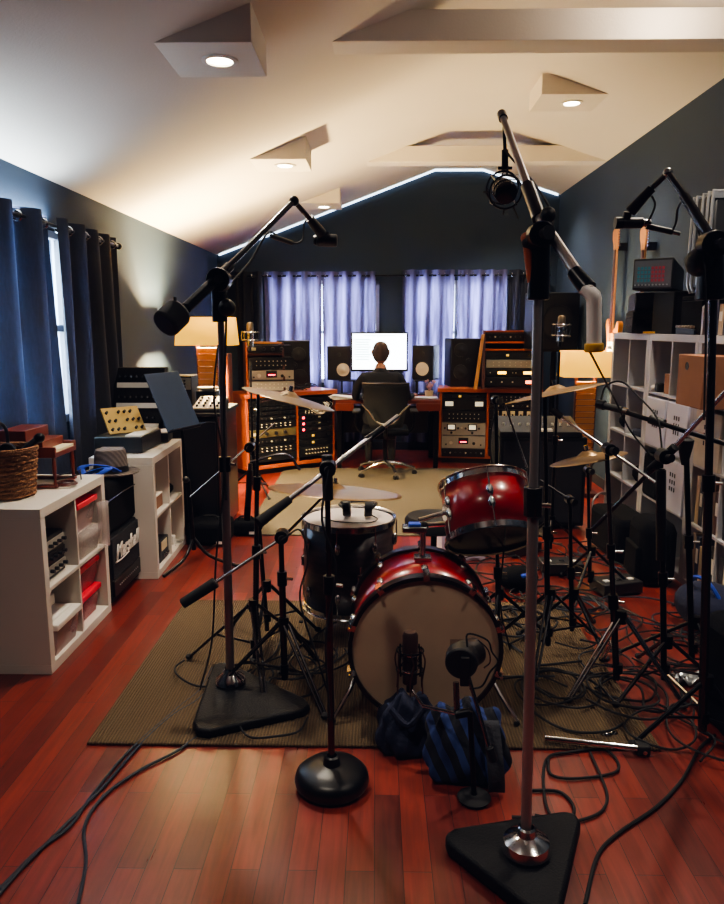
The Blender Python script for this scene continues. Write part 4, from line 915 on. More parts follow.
MB().tube([(.05,-.1,.46),(.05,-.07,.5),(.05,.05,.5),(.05,.08,.46)],.01,6,sm=3).build('carry_handle', rubber, t)
t = thing('flight_bag','black gear bag with a pale label at the foot of the middle bookcase','bag',(1.68,4.95,0),.05); MB().bb((-.12,-.26,.0),(.14,.28,.30)).build('bag_body', cloth_b, t, bevel=.04); MB().box((-.122,-.15,.19),(.004,.03,.10)).build('label_patch', paper, t)
t = thing('black_backpack','black soft backpack standing at the foot of the near end of the middle bookcase','bag',(1.70,4.42,0),-.05); MB().box((0,0,.20),(.22,.34,.40)).build('bag_body', cloth_b, t, bevel=.07); MB().box((-.115,0,.14),(.03,.24,.2)).build('front_pocket', cloth_b, t, bevel=.012)
t = thing('cable_loop','loop of pale cable leaning on the far bookcase','cable coil',(1.80,5.75,.13)); MB().ring((0,0,0),.12,.008,(.5,-.8,.1),28,6).ring((0,.01,0),.11,.008,(.5,-.8,.2),28,6).build('coil', alum, t)
# ================================================================== DRUMS
redshell = mat('red_lacquer_shell','#8e0f18',.28,coat=.6,var=.12,scale=5)
darkshell = wave_mat('dark_striped_shell','#140d10','#3a2a2c',9,axis='Z',dist=5,bump=0,rough=.3)
headold = mat('aged_drum_head','#b8a08a',.6,var=.2,scale=6)
headw = mat('coated_drum_head','#cfc4bc',.5,var=.08,scale=5)
headclear = mat('smoky_drum_head','#3a3434',.15,var=.2,alpha=.85)
hoopd = mat('dark_hoop','#1a1315',.3,.3)
def drum(label, name, loc, rot, r, d, shell, head_top, head_bot, nl, hoopm=chrome, claws=False, cat='drum', hoopw=.0):
    t = thing(name, label, cat, loc, rot=rot)
    MB().lathe([(r,-d/2),(r,d/2)],seg=56).build('shell', shell, t, solid=.008)
    for s,hm,nm_ in ((1,head_top,'batter_head'),(-1,head_bot,'resonant_head')):
        z=s*d/2; MB().lathe([(r+.004,z-s*.012),(r+.003,z+s*.004),(r-.01,z+s*.006),(0,z+s*.006)],seg=56).build(nm_, hm, t)
        if claws: MB().lathe([(r+.004,z-s*.03),(r+.016,z-s*.03),(r+.016,z+s*.018),(r+.0,z+s*.018),(r+.0,z+s*.006)],seg=56).build('hoop', hoopm, t)
        else: MB().lathe([(r+.006,z-s*.014),(r+.012,z-s*.012),(r+.010,z+s*.012),(r+.018,z+s*.015),(r+.016,z+s*.020),(r+.005,z+s*.016)],seg=56).build('hoop', hoopm, t)
    for k in range(nl):
        a=2*PI*(k+.5)/nl; ca,sa=math.cos(a),math.sin(a)
        for s in (1,-1):
            l=MB(); l.ball(((r+.012)*ca,(r+.012)*sa,s*(d/2-.09 if d>.2 else d*.2)),.016,(1,1,1.9),10); lg=l.build('lug', chrome, t)
            q=r+.022; MB().cyl((q*ca,q*sa,s*(d/2-.085 if d>.2 else d*.2)),(q*ca,q*sa,s*(d/2+.012)),.0035,seg=8).build('tension_rod', chrome, lg)
            if claws:
                c_=MB().box(((r+.016)*ca,(r+.016)*sa,s*(d/2-.004)),(.03,.024,.052),rot=(0,0,a)); c_.cyl((q*ca,q*sa,s*(d/2+.01)),(q*ca,q*sa,s*(d/2+.045)),.007,seg=8); c_.build('claw_hook', chrome, lg)
    return t
KX, KY, KR = .195, 2.70, .300
kick = drum('red bass drum with an aged tan front head and chrome claws','bass_drum',(KX,KY+.20,KR+.012),(PI/2,0,0),KR-.016,.38,redshell,headold,headclear,10,hoopd,True)
for s in (-1,1):
    MB().tube([(s*.245,-.11,.06),(s*.30,-.20,.16),(s*.36,-.285,.22)],.009,8).build('spur', chrome, kick); MB().ball((s*.36,-.288,.22),.013,seg=8).build('spur_tip', rubber, kick)
MB().box((.12,.02,.1965),(.05,.05,.002)).build('head_patch', mat('patch','#8a7666',.7), kick)
# tom mount on kick
MB().box((0,KR-.005,-.04),(.07,.02,.06)).build('mount_bracket', chrome, kick, bevel=.004)
MB().cyl((0,KR-.01,-.04),(0,KR+.13,-.04),.012).build('mount_post', chrome, kick)
MB().cyl((-.05,KR+.13,-.04),(.09,KR+.14,-.04),.011).build('mount_arm', chrome, kick)
MB().ball((0,KR+.13,-.04),.024,seg=12).build('mount_joint', blackm, kick)
t = thing('blue_clamp_light','small blue topped metal clamp on the bass drum tom post','clamp',(KX-.035,KY+.23,.735)); MB().box((0,0,0),(.10,.06,.024)).build('clamp_body', steel, t, bevel=.004); MB().box((0,0,.018),(.05,.04,.012)).build('blue_top', bluec, t, bevel=.004)
tom = drum('red rack tom tilted above the right side of the bass drum','rack_tom',at(487,512,Y=3.14),(-.60,-.10,0),.184,.235,redshell,headclear,headclear,6,chrome)
MB().cyl((-.165,-.04,.0),(-.185,-.045,.0),.04,seg=20).build('mount_flange', chrome, tom); MB().cyl((-.18,-.045,.0),(-.30,-.06,-.03),.011).build('mount_rod', chrome, tom)
floor_tom = drum('dark floor tom with a white head and striped shell, left of the bass drum','floor_tom',(-.135,3.62,.375),(.0,0,.2),.222,.43,darkshell,headw,headclear,8,chrome)
for k in range(3):
    a=.6+2*PI*k/3; MB().tube([(.238*math.cos(a),.238*math.sin(a),.04),(.240*math.cos(a),.240*math.sin(a),-.28),(.262*math.cos(a),.262*math.sin(a),-.355)],.006,8).build('leg', chrome, floor_tom)
    MB().cyl((.262*math.cos(a),.262*math.sin(a),-.355),(.264*math.cos(a),.264*math.sin(a),-.372),.012).build('rubber_foot', rubber, floor_tom)
    MB().box((.235*math.cos(a),.235*math.sin(a),-.02),(.035,.035,.05),rot=(0,0,a)).build('leg_bracket', chrome, floor_tom, bevel=.004)
t = thing('headphones','black headphones resting on the white head of the floor tom','headphones',(-.09,3.62,.598))
for s in (-1,1): MB().cyl((s*.035,0,.05),(s*.075,0,.048),.045,.04,seg=18).build('ear_cup', black, t, bevel=.006)
MB().tube([(-.07,.0,.05),(-.09,.06,.06),(0,.15,.05),(.09,.06,.06),(.07,0,.05)],.009,8,sm=5).build('headband', black, t)
MB().tube([(.07,-.02,.02),(.10,-.06,.008),(.05,-.12,.006),(-.1,-.10,.006),(-.17,-.02,.006)],.003,6,sm=6).build('cord', black, t)
t = thing('drum_throne','round black drum stool behind the bass drum','stool',(.33,4.05,0))
MB().lathe([(0,.50),(.15,.50),(.165,.48),(.165,.43),(.15,.42),(0,.42)],seg=28).build('seat', rubber, t); MB().cyl((0,0,.14),(0,0,.42),.018).build('pole', blackm, t)
for k in range(3): a=.5+2*PI*k/3; MB().cyl((0,0,.3),(.22*math.cos(a),.22*math.sin(a),.015),.011).build('leg', blackm, t)
t = thing('pedal','bass drum pedal behind the bass drum','drum pedal',(KX,3.22,0.013)); MB().box((0,.12,.012),(.12,.30,.02)).build('base_plate', dsteel, t); MB().box((0,.14,.06),(.09,.27,.012),rot=(-.2,0,0)).build('footboard', chrome, t)
for s in (-.06,.06): MB().cyl((s,0,.01),(s,0,.2),.01).build('post', chrome, t)
MB().cyl((0,0,.18),(0,-.06,.30),.006).build('beater_shaft', chrome, t); MB().ball((0,-.065,.31),.028).build('beater', cream, t)
# ================================================================== CYMBALS
def cymbal(label, p0, p1, cup, mat_=bronze, tilt_y=0.0, width=None):
    """p0/p1: left and right extreme points of the disc"""
    p0,p1=V(p0),V(p1); c=(p0+p1)/2; r=(p1-p0).length/2; x=(p1-p0).normalized(); tilt_y-=math.atan((H-c.z)/c.y); y=V((0,math.cos(tilt_y),math.sin(tilt_y))); y=(y-x*x.dot(y)).normalized(); z=x.cross(y)
    t = thing('cymbal', label, 'cymbal', c); t.rotation_euler = Matrix((x,y,z)).transposed().to_euler()
    prof=[(.006,.026),(.02,.025),(.04,.012),(.05,.004)]; n=10
    for i in range(1,n+1): k=i/n; prof.append((.05+(r-.05)*k, .004-.016*k**1.6+(.0008 if i%2 else 0)))
    MB().lathe(prof,seg=64).build('disc', mat_, t, solid=.0015)
    MB().cyl((0,0,.02),(0,0,.05),.009).build('wing_nut', chrome, t); MB().cyl((0,0,.018),(0,0,.028),.016).build('felt', cloth_b, t)
    return t, c
# ================================================================== STANDS
def leg_tripod(t, base, hub, R, foot_z=.012, rot=0, m_=dsteel, double=False, r=.009, n=3, low=.12):
    b=V(base)
    for k in range(n):
        a=rot+2*PI*k/n; e=b+V((R*math.cos(a),R*math.sin(a),foot_z)); h=b+V((.02*math.cos(a),.02*math.sin(a),hub)); s=V((-math.sin(a),math.cos(a),0))*.012
        mb=MB()
        if double: mb.cyl(h+s,e+s*.6,r*.7,seg=8); mb.cyl(h-s,e-s*.6,r*.7,seg=8)
        else: mb.cyl(h,e,r,seg=8)
        l=mb.build('leg', m_, t, world=True)
        MB().ball(e+V((0,0,.004)),.017,(1,1,.8),10).build('rubber_foot', rubber, l, world=True)
        MB().cyl(b+V((0,0,low)), h.lerp(e,.55), r*.6, seg=6).build('brace', m_, l, world=True)
    MB().cyl(b+V((0,0,hub-.025)),b+V((0,0,hub+.03)),.022,seg=12).build('hub_collar', blackm, t, world=True)
    MB().cyl(b+V((0,0,low-.02)),b+V((0,0,low+.02)),.019,seg=12).build('lower_collar', blackm, t, world=True)
def poles(t, base, z0, zs, rs, m_=dsteel, top=None):
    b=V(base); d=(V(top)-b-V((0,0,0))) if top is not None else V((0,0,1)); d=d/d.z
    for i in range(len(zs)):
        a = z0 if i==0 else zs[i-1]; MB().cyl(b+d*a,b+d*(zs[i]),rs[i],seg=14).build('pole', m_, t, world=True)
        if i < len(zs)-1:
            c=b+d*zs[i]; MB().cyl(c-d*.03,c+d*.03,rs[i]+.007,seg=14).build('height_clutch', blackm, t, world=True)
            MB().cyl(c,c+V((.045,-.01,0)),.006).build('wing_bolt', chrome, t, world=True)
def clutch(t, p, r=.03, m_=blackm):
    p=V(p); MB().cyl(p-V((0,.03,0)),p+V((0,.03,0)),r,seg=16).build('boom_clutch', m_, t, world=True, bevel=.003)
    MB().cyl(p+V((0,-.03,0)),p+V((.01,-.055,.0)),.012,.018,seg=10).build('clutch_knob', black, t, world=True)
def condenser(label, p, axis, r=.025, L=.17, mount=True, mat_=steel, shock_r=.055, name='microphone', gm=None):
    """large microphone body along axis from p; spider mount rings"""
    p=V(p); a=V(axis).normalized(); t = thing(name,label,'microphone',p)
    x,y,_=basis(a); t.rotation_euler=Matrix((x,y,a)).transposed().to_euler()
    MB().cyl((0,0,-L*.45),(0,0,L*.12),r*.95,r,seg=20).build('body', mat_, t, bevel=.002)
    MB().lathe([(r,L*.12),(r*1.03,L*.14),(r*1.03,L*.48),(r*.8,L*.55),(0,L*.57)],seg=20).build('grille', gm or dsteel, t)
    MB().lathe([(r*1.06,L*.11),(r*1.06,L*.15)],seg=20).build('band', chrome, t, solid=.003)
    if mount:
        for z in (-.035,.035): MB().ring((0,0,z),shock_r,.0035,(0,0,1),24,6).build('shock_ring', chrome if mat_ is steel else blackm, t)
        for k in range(4): q=PI/4+k*PI/2; MB().tube([(shock_r*math.cos(q),shock_r*math.sin(q),.045),(shock_r*1.1*math.cos(q),shock_r*1.1*math.sin(q),0),(shock_r*math.cos(q),shock_r*math.sin(q),-.045)],.003,6).build('shock_wire', chrome if mat_ is steel else blackm, t)
        for k in range(8): q=k*PI/4; MB().cyl((shock_r*math.cos(q),shock_r*math.sin(q),.035 if k%2 else -.035),(r*math.cos(q+.6),r*math.sin(q+.6),0),.0018,seg=5).build('elastic_cord', rubber, t)
        MB().cyl((0,0,-L*.45-.03),(0,0,-L*.45),.012).build('swivel', blackm, t)
    return t
def pencil(label, p, q, r=.012, m_=black, head=None):
    p,q=V(p),V(q); t=thing('microphone',label,'microphone',p); t2=q-p
    MB().cyl(p,p+t2*.72,r,seg=14).build('body', m_, t, world=True); MB().cyl(p+t2*.72,q,r*(head or 1.05),seg=16).build('grille', blackm, t, world=True); MB().cyl(p-t2.normalized()*.03,p,r*.7,seg=10).build('connector', steel, t, world=True)
    return t
# --- S1 big chrome stand, right foreground
b1 = at(526,848,z=.06); b1.z=0
s1t = thing('microphone_stand','large studio boom stand with a black triangular base, right foreground, white tape on its boom','microphone stand',b1)
tri=[at(432,836,z=.03),at(556,935,z=.03),at(584,812,z=.03)]
pts=[]
for i in range(3):
    p,q=tri[i],tri[(i+1)%3]; o=tri[i-1]; pts+= [p.lerp(o,.14),p.lerp(o,.05).lerp(q,.05),p.lerp(q,.14)]
mm=MB(); mm.prism([V((p.x,p.y,.004)) for p in pts],(0,0,.045)); mm.build('triangular_base', mat('cast_iron_base','#08090c',.6,spec=.25,var=.3,bump=.3,bscale=150), s1t, world=True, bevel=.012)
MB().lathe([(.066,.049),(.072,.06),(.066,.085),(.042,.10),(.028,.105),(.026,.125),(.02,.13)],(b1.x,b1.y,0),seg=32).build('chrome_hub', chrome, s1t, world=True)
T1_=at(538,285,Y=b1.y+.0); 
pole_m = mat('brushed_pole','#b9b3b4',.3,.75,var=.1)
poles(s1t,b1,.10,[1.08,T1_.z-.03],[.0150,.0115],pole_m,top=V((T1_.x,T1_.y,T1_.z)))
def pole_pt(b,T,z): return V(b)+(V(T)-V(b))*((z)/(V(T).z))
MB().cyl(pole_pt(b1,T1_,1.05),pole_pt(b1,T1_,1.13),.026,seg=8).build('height_collar', dsteel, s1t, world=True, bevel=.003)
cb1=at(540,235,Y=b1.y-.03)
MB().cyl(at(538,300,Y=b1.y),at(541,232,Y=b1.y),.028,.024,seg=14).build('boom_head', blackm, s1t, world=True, bevel=.004); clutch(s1t,cb1,.032)
MB().ball(at(548,215,Y=b1.y-.02),.02).build('head_knob', black, s1t, world=True)
MB().ball(at(530,242,Y=b1.y),.022).build('handle_joint', black, s1t, world=True)
MB().cyl(at(526,238,Y=b1.y),at(532,282,Y=b1.y),.011,.012,seg=12).ball(at(526,238,Y=b1.y),.014,mi=0).build('wood_handle', woodo, s1t, world=True)
pa,pb,pm,pe=at(502,115,Y=2.55),at(538,215,Y=b1.y+.1),at(590,292,Y=b1.y-.25),at(592,291,Y=b1.y-.26)
MB().cyl(pa,pb,.0105,.012,seg=14).build('boom_tube', pole_m, s1t, world=True); MB().cyl(pb,pm,.0135,seg=14).build('boom_sleeve', pole_m, s1t, world=True)
MB().cyl(pa-(pb-pa).normalized()*.01,pa+(pb-pa).normalized()*.03,.015,seg=14).build('boom_tip', dsteel, s1t, world=True)
MB().cyl(pb+(pa-pb).normalized()*.16,pb-(pa-pb).normalized()*.02,.019,seg=14).build('boom_grip', blackm, s1t, world=True)
pk=at(574,272,Y=b1.y-.2); pk2=at(588,289,Y=b1.y-.24)
MB().cyl(pk,pk2,.017,.02,seg=14).build('boom_end_clamp', blackm, s1t, world=True)
pts=[at(583,288,Y=b1.y-.24),at(593,296,Y=b1.y-.25),at(594,310,Y=b1.y-.25),at(594,346,Y=b1.y-.25)]
MB().tube(pts,[.014,.0175,.0165,.0165],10,sm=3).build('taped_handle', tapew, s1t, world=True)
MB().cyl(at(594,343,Y=b1.y-.25),at(594,352,Y=b1.y-.25),.022,seg=12).build('yellow_tape_end', tapey, s1t, world=True, bevel=.004)
# hanging mic
hm=at(504,190,Y=2.52)
mic=condenser('black microphone in a round spider mount hanging from the tip of the big foreground boom',hm,(0,-.92,-.35),r=.034,L=.10,mat_=black,shock_r=.052)
MB().tube([(-.03,.045,.02),(-.055,.09,.0)],.003,6).build('mount_thumbscrew', black, mic); 
for k in range(4): q=k*PI/2; MB().cyl((.05*math.cos(q),.05*math.sin(q),.03),(.072*math.cos(q),.072*math.sin(q),.03),.003,seg=6).build('mount_post', black, mic)
MB().cyl(at(504,122,Y=2.55),at(505,150,Y=2.53),.006).cyl(at(505,150,Y=2.53),at(505,170,Y=2.53),.011).cyl(at(498,168,Y=2.53),at(512,168,Y=2.53),.005).build('drop_rod', blackm, s1t, world=True)
t=tag(MB().tube([at(505,150,Y=2.5),at(513,160,Y=2.45),at(530,178,Y=2.4),at(548,205,Y=2.2),at(553,222,Y=2.1),at(546,240,Y=2.05),at(543,300,Y=1.98),at(540,420,Y=1.97),at(536,560,Y=1.97),at(533,700,Y=1.97)],.0035,6,sm=8).build('microphone_cable', rubber),'black cable running along the big foreground boom and down its pole','cable')
# --- S2 round base stand
b2=at(332,786,z=.0); s2t=thing('microphone_stand','round iron based stand with a boom reaching up right, in front of the floor tom','microphone stand',b2)
MB().lathe([(0,.004),(.10,.004),(.122,.012),(.127,.03),(.122,.05),(.105,.066),(.06,.078),(.03,.084),(.024,.11),(.017,.115)],(b2.x,b2.y,0),seg=44).build('round_base', mat('black_iron','#0d0e12',.35,var=.2), s2t, world=True)
MB().ring((b2.x,b2.y,.062),.075,.003,(0,0,1),36,5).build('base_ridge', rubber, s2t, world=True)
T2_=at(327,455,Y=b2.y); polered=mat('warm_dark_pole','#5a4444',.22,1,var=.15)
poles(s2t,b2,.09,[.72,T2_.z],[.0115,.009],polered,top=T2_)
cl2=at(328,468,Y=b2.y-.02); clutch(s2t,cl2,.026); MB().cyl(at(328,500,Y=b2.y),at(327,455,Y=b2.y),.017,seg=12).build('swivel_housing', black, s2t, world=True, bevel=.003)
p,q=at(264,519,Y=b2.y-.05),at(398,416,Y=b2.y+.35)
MB().cyl(p,q,.0085,seg=12).build('boom', mat('bright_boom','#c9c4c6',.25,1), s2t, world=True); MB().cyl(at(290,499,Y=b2.y+.0),at(258,523,Y=b2.y-.07),.014,.019,seg=14).build('boom_grip', rubber, s2t, world=True, bevel=.003)
MB().cyl(at(366,440,Y=b2.y+.25),at(383,428,Y=b2.y+.3),.012,seg=12).build('boom_joint', blackm, s2t, world=True)
# --- S3 tall left stand
b3=at(231,694,z=0); s3t=thing('microphone_stand','tall studio boom stand on the left with a round black counterweight and drop arm','microphone stand',b3)
tri=[at(188,742,z=.02),at(322,712,z=.02),at(216,662,z=.02)]; pts=[]
for i in range(3):
    p,q=tri[i],tri[(i+1)%3]; o=tri[i-1]; pts+= [p.lerp(o,.14),p.lerp(o,.05).lerp(q,.05),p.lerp(q,.14)]
MB().prism([V((p.x,p.y,.014)) for p in pts],(0,0,.035)).build('triangular_base', MATS['cast_iron_base'], s3t, world=True, bevel=.01)
MB().lathe([(.06,.049),(.066,.06),(.06,.08),(.03,.10),(.022,.12)],(b3.x,b3.y,0),seg=28).build('chrome_hub', chrome, s3t, world=True)
T3_=at(220,290,Y=b3.y); poles(s3t,b3,.1,[1.0,T3_.z],[.0175,.0135],mat('warm_pole','#8a8084',.28,.8,var=.1),top=T3_)
MB().cyl(at(220,322,Y=b3.y),at(218,272,Y=b3.y),.03,.028,seg=14).build('boom_head', blackm, s3t, world=True, bevel=.004); clutch(s3t,at(219,280,Y=b3.y-.04),.045)
MB().ball(at(227,308,Y=b3.y-.03),.035).build('head_knob', black, s3t, world=True)
ca,cb_,cc=at(172,318,Y=b3.y-.25),at(294,201,Y=b3.y+.35),at(325,240,Y=b3.y+.5)
MB().cyl(at(183,312,Y=b3.y-.2),cb_,.0115,seg=12).build('boom_tube', dsteel, s3t, world=True)
MB().cyl(at(186,308,Y=b3.y-.2),at(230,266,Y=b3.y+.03),.020,seg=12).build('boom_sleeve', blackm, s3t, world=True)
d3=(cb_-ca).normalized(); MB().cyl(ca-d3*.045,ca+d3*.045,.052,seg=24).build('counterweight', rubber, s3t, world=True, bevel=.012); MB().cyl(at(176,306,Y=b3.y-.25),at(175,297,Y=b3.y-.25),.006).build('weight_screw', black, s3t, world=True)
MB().ball(cb_,.022).build('boom_knuckle', blackm, s3t, world=True); MB().cyl(cb_,at(313,222,Y=b3.y+.43),.011,seg=12).build('drop_arm', dsteel, s3t, world=True)
MB().cyl(at(309,218,Y=b3.y+.42),at(322,234,Y=b3.y+.48),.020,.024,seg=12).build('drop_grip', black, s3t, world=True)
MB().ring(at(268,231,Y=b3.y+.25),.012,.003,(1,0,1),14,5).build('cable_clip', alum, s3t, world=True)
t=thing('microphone','black side address microphone at the end of the tall left boom','microphone',cc); 
MB().cyl((-.035,0,0),(.055,0,-.003),.028,seg=18).build('body', black, t, bevel=.006); MB().cyl((.0,0,.0),(.0,0,.035),.02).build('mount', black, t); MB().cyl((-.036,0,0),(-.05,0,0),.026,.02,seg=18).build('grille', blackm, t)
tag(MB().tube([at(314,220,Y=b3.y+.42),at(305,222,Y=b3.y+.42),at(302,240,Y=b3.y+.4),at(293,243,Y=b3.y+.38),at(280,238,Y=b3.y+.32),at(268,233,Y=b3.y+.27),at(250,262,Y=b3.y+.15),at(228,290,Y=b3.y+.02),at(226,330,Y=b3.y-.03),at(224,420,Y=b3.y-.03),at(226,500,Y=b3.y-.03)],.0045,6,sm=7).build('microphone_cable', rubber),'black cable looping under the tall left boom and down beside its pole','cable')
MB().cyl(at(271,236,Y=b3.y+.25),at(292,243,Y=b3.y+.37),.010,seg=10).build('cable_connector', black, s3t, world=True)
# --- cymbal stands left: A and B (+ counterweight boom)
bA=at(255,668,z=.013); sA=thing('cymbal_stand','cymbal stand behind the tall left stand, carrying the upper left cymbal','cymbal stand',bA)
TA=at(258,402,Y=bA.y); leg_tripod(sA,bA,.30,.33,rot=2.9,m_=dsteel,double=True); poles(sA,bA,.05,[.55,.86,TA.z+.02],[.013,.010,.007],dsteel,top=TA)
cymbal('thin tilted crash cymbal at the upper left, in front of the left wooden rack',at(243,386,Y=bA.y+.15),at(333,407,Y=bA.y+.3),None,bronze,.05)
MB().cyl(TA,at(288,394,Y=bA.y+.2),.006).build('tilter_arm', chrome, sA, world=True)
bB=at(285,690,z=.013); sB=thing('cymbal_stand','double braced cymbal stand left of the bass drum, holding the ride cymbal and a counterweight','cymbal stand',bB)
TB=at(281,540,Y=bB.y); leg_tripod(sB,bB,.30,.30,rot=-.9,m_=dsteel,double=True,low=.10); poles(sB,bB,.05,[.5,TB.z],[.014,.011],mat('warm_dark_pole2','#4a3a3c',.22,1),top=TB)
clutch(sB,at(282,536,Y=bB.y-.03),.028); 
w0,w1,w2=at(182,604,Y=bB.y-.15),at(216,582,Y=bB.y-.12),at(282,538,Y=bB.y-.02)
MB().cyl(w1,w2,.0065,seg=10).build('boom', chrome, sB, world=True); MB().cyl(w0,w1,.021,.023,seg=18).build('counterweight', rubber, sB, world=True, bevel=.005)
w3=at(332,488,Y=bB.y+.5); MB().cyl(w2,w3,.0065,seg=10).build('boom_arm', dsteel, sB, world=True)
cymbal('large ride cymbal spread over the floor tom with a warm reflection',at(268,484,Y=bB.y+.35),at(402,494,Y=bB.y+.35),None,bronzed,.10)
# cymbal stand C (thin pole far left) hi-hat like
bC=at(268,640,z=.013); sC=thing('cymbal_stand','slim stand with a thin boom rod pointing down left, between the left stands','cymbal stand',bC)
TC=at(252,440,Y=bC.y); leg_tripod(sC,bC,.28,.26,rot=.4,m_=blackm); poles(sC,bC,.05,[.6,TC.z],[.011,.008],dsteel,top=TC); MB().cyl(at(190,497,Y=bC.y-.1),at(275,423,Y=bC.y+.2),.004,seg=8).build('boom_rod', chrome, sC, world=True)
clutch(sC,at(250,447,Y=bC.y-.02),.024)
for (px0,py0,px1,py1,Y,lb) in ((252,462,262,548,3.2,'black microphone clipped low on the slim left stand'),):
    pencil(lb,at(250,470,Y=Y),at(247,520,Y=Y),.014)
MB().tube([at(250,462,Y=3.15),at(285,454,Y=3.15),at(300,470,Y=3.15)],.006,6,sm=5).build('gooseneck', steel, sC, world=True)
# mic with shock mount on far left (in front of rack)
bD=V((at(250,345,Y=6.7).x,6.7,0)); sD=thing('microphone_stand','black stand holding the silver microphone in front of the left wooden rack','microphone stand',bD)
leg_tripod(sD,bD,.25,.28,rot=1.2,m_=blackm); poles(sD,bD,.05,[.8,at(250,362,Y=6.7).z],[.011,.009],blackm)
condenser('silver tube microphone in a chrome spider mount in front of the left rack box',at(250,336,Y=6.7)+V((0,0,-.0)),(0.02,0,1),r=.03,L=.22,mat_=steel,shock_r=.085,gm=bronze)
bE=V((at(560,335,Y=4.9).x,4.9,0)); sE=thing('microphone_stand','black stand holding the silver microphone in front of the right lamp','microphone stand',bE)
leg_tripod(sE,bE,.25,.28,rot=.2,m_=blackm); poles(sE,bE,.05,[.8,at(560,352,Y=4.9).z],[.011,.009],blackm)
condenser('silver tube microphone in a chrome spider mount in front of the right lamp and corner',at(561,330,Y=4.9),(0.02,0,1),r=.024,L=.165,mat_=steel,shock_r=.06,gm=bronze)
# --- right side cymbals and stands
bF=at(519,700,z=.013); 
bG=at(548,655,z=.013); sG=thing('cymbal_stand','dark cymbal stand right of the rack tom carrying the long tilted crash','cymbal stand',bG)
TG=at(545,398,Y=bG.y); leg_tripod(sG,bG,.30,.30,rot=2.2,m_=blackm,double=True); poles(sG,bG,.05,[.6,TG.z],[.013,.009],blackm,top=TG)
cymbal('crash cymbal seen nearly edge on, tilted up to the right beside the big chrome pole',at(508,401,Y=bG.y+.0),at(602,381,Y=bG.y+.1),None,bronzed,-.03)
bH=at(617,690,z=.005); sH=thing('cymbal_stand','chrome legged double braced stand right of the drums carrying the small cymbal','cymbal stand',bH)
TH_=at(607,455,Y=bH.y); leg_tripod(sH,bH,.33,.27,rot=3.6,m_=chrome,double=True,low=.10,foot_z=.01); poles(sH,bH,.05,[.40,.62,TH_.z],[.014,.011,.009],dsteel,top=TH_)
clutch(sH,at(609,449,Y=bH.y-.02),.024); MB().cyl(at(555,413,Y=bH.y+.2),at(655,482,Y=bH.y-.15),.0065,seg=10).build('boom', chrome, sH, world=True)
MB().cyl(at(552,410,Y=bH.y+.2),at(562,417,Y=bH.y+.18),.014,seg=10).build('boom_tip', black, sH, world=True)
cymbal('small splash cymbal of pale bronze, right of the tom in front of the black cabinet',at(553,461,Y=bH.y+.25),at(625,452,Y=bH.y+.05),None,bronzed,.05)
bI=at(664,690,z=.005); sI=thing('microphone_stand','black tripod boom stand with a bright boom rising right, before the white perforated boxes','microphone stand',bI)
TI=at(662,470,Y=bI.y); leg_tripod(sI,bI,.22,.30,rot=-.5,m_=dsteel,low=.1); poles(sI,bI,.05,[.5,TI.z],[.013,.011],blackm,top=TI)
clutch(sI,at(664,456,Y=bI.y-.02),.03); MB().cyl(at(664,458,Y=bI.y),at(742,374,Y=bI.y-.25),.0095,seg=12).build('boom', chrome, sI, world=True)
MB().cyl(at(592,530,Y=bI.y+.2),at(664,458,Y=bI.y),.009,seg=10).build('boom_tail', dsteel, sI, world=True); MB().cyl(at(650,470,Y=bI.y+.05),at(675,447,Y=bI.y-.05),.018,seg=12).build('boom_grip', rubber, sI, world=True)
MB().cyl(at(661,560,Y=bI.y),at(661,470,Y=bI.y),.02,seg=12).build('pole_sleeve', black, sI, world=True)
bJ=at(692,668,z=.005); sJ=thing('microphone_stand','black stand with a wide flared collar at the right, holding the low black boom','microphone stand',bJ)
TJ=at(686,440,Y=bJ.y); leg_tripod(sJ,bJ,.22,.32,rot=.6,m_=blackm,low=.1); poles(sJ,bJ,.05,[.6,TJ.z],[.014,.012],blackm,top=TJ)
MB().lathe([(.012,-.11),(.02,-.08),(.03,-.03),(.034,0),(.02,.01)],TJ,seg=16).build('flared_collar', rubber, sJ, world=True)
MB().cyl(at(612,408,Y=bJ.y+.35),at(745,450,Y=bJ.y-.15),.0115,seg=12).build('boom', blackm, sJ, world=True); MB().cyl(at(650,419,Y=bJ.y+.2),at(664,424,Y=bJ.y+.15),.022,seg=12).build('boom_collar', black, sJ, world=True)
MB().cyl(at(622,409,Y=bJ.y+.32),at(627,411,Y=bJ.y+.3),.013,seg=12).build('brass_ring', tapey, sJ, world=True)
pencil('black microphone on the left end of the low right boom',at(622,410,Y=bJ.y+.3),at(598,404,Y=bJ.y+.4),.017,black,1.35)
tag(MB().tube([at(600,402,Y=bJ.y+.4),at(606,386,Y=bJ.y+.4),at(622,382,Y=bJ.y+.35),at(640,398,Y=bJ.y+.25),at(657,418,Y=bJ.y+.15),at(661,440,Y=bJ.y+.1),at(662,455,Y=bJ.y+.05)],.0045,6,sm=7).build('microphone_cable', rubber),'black cable arching over the low right boom','cable')
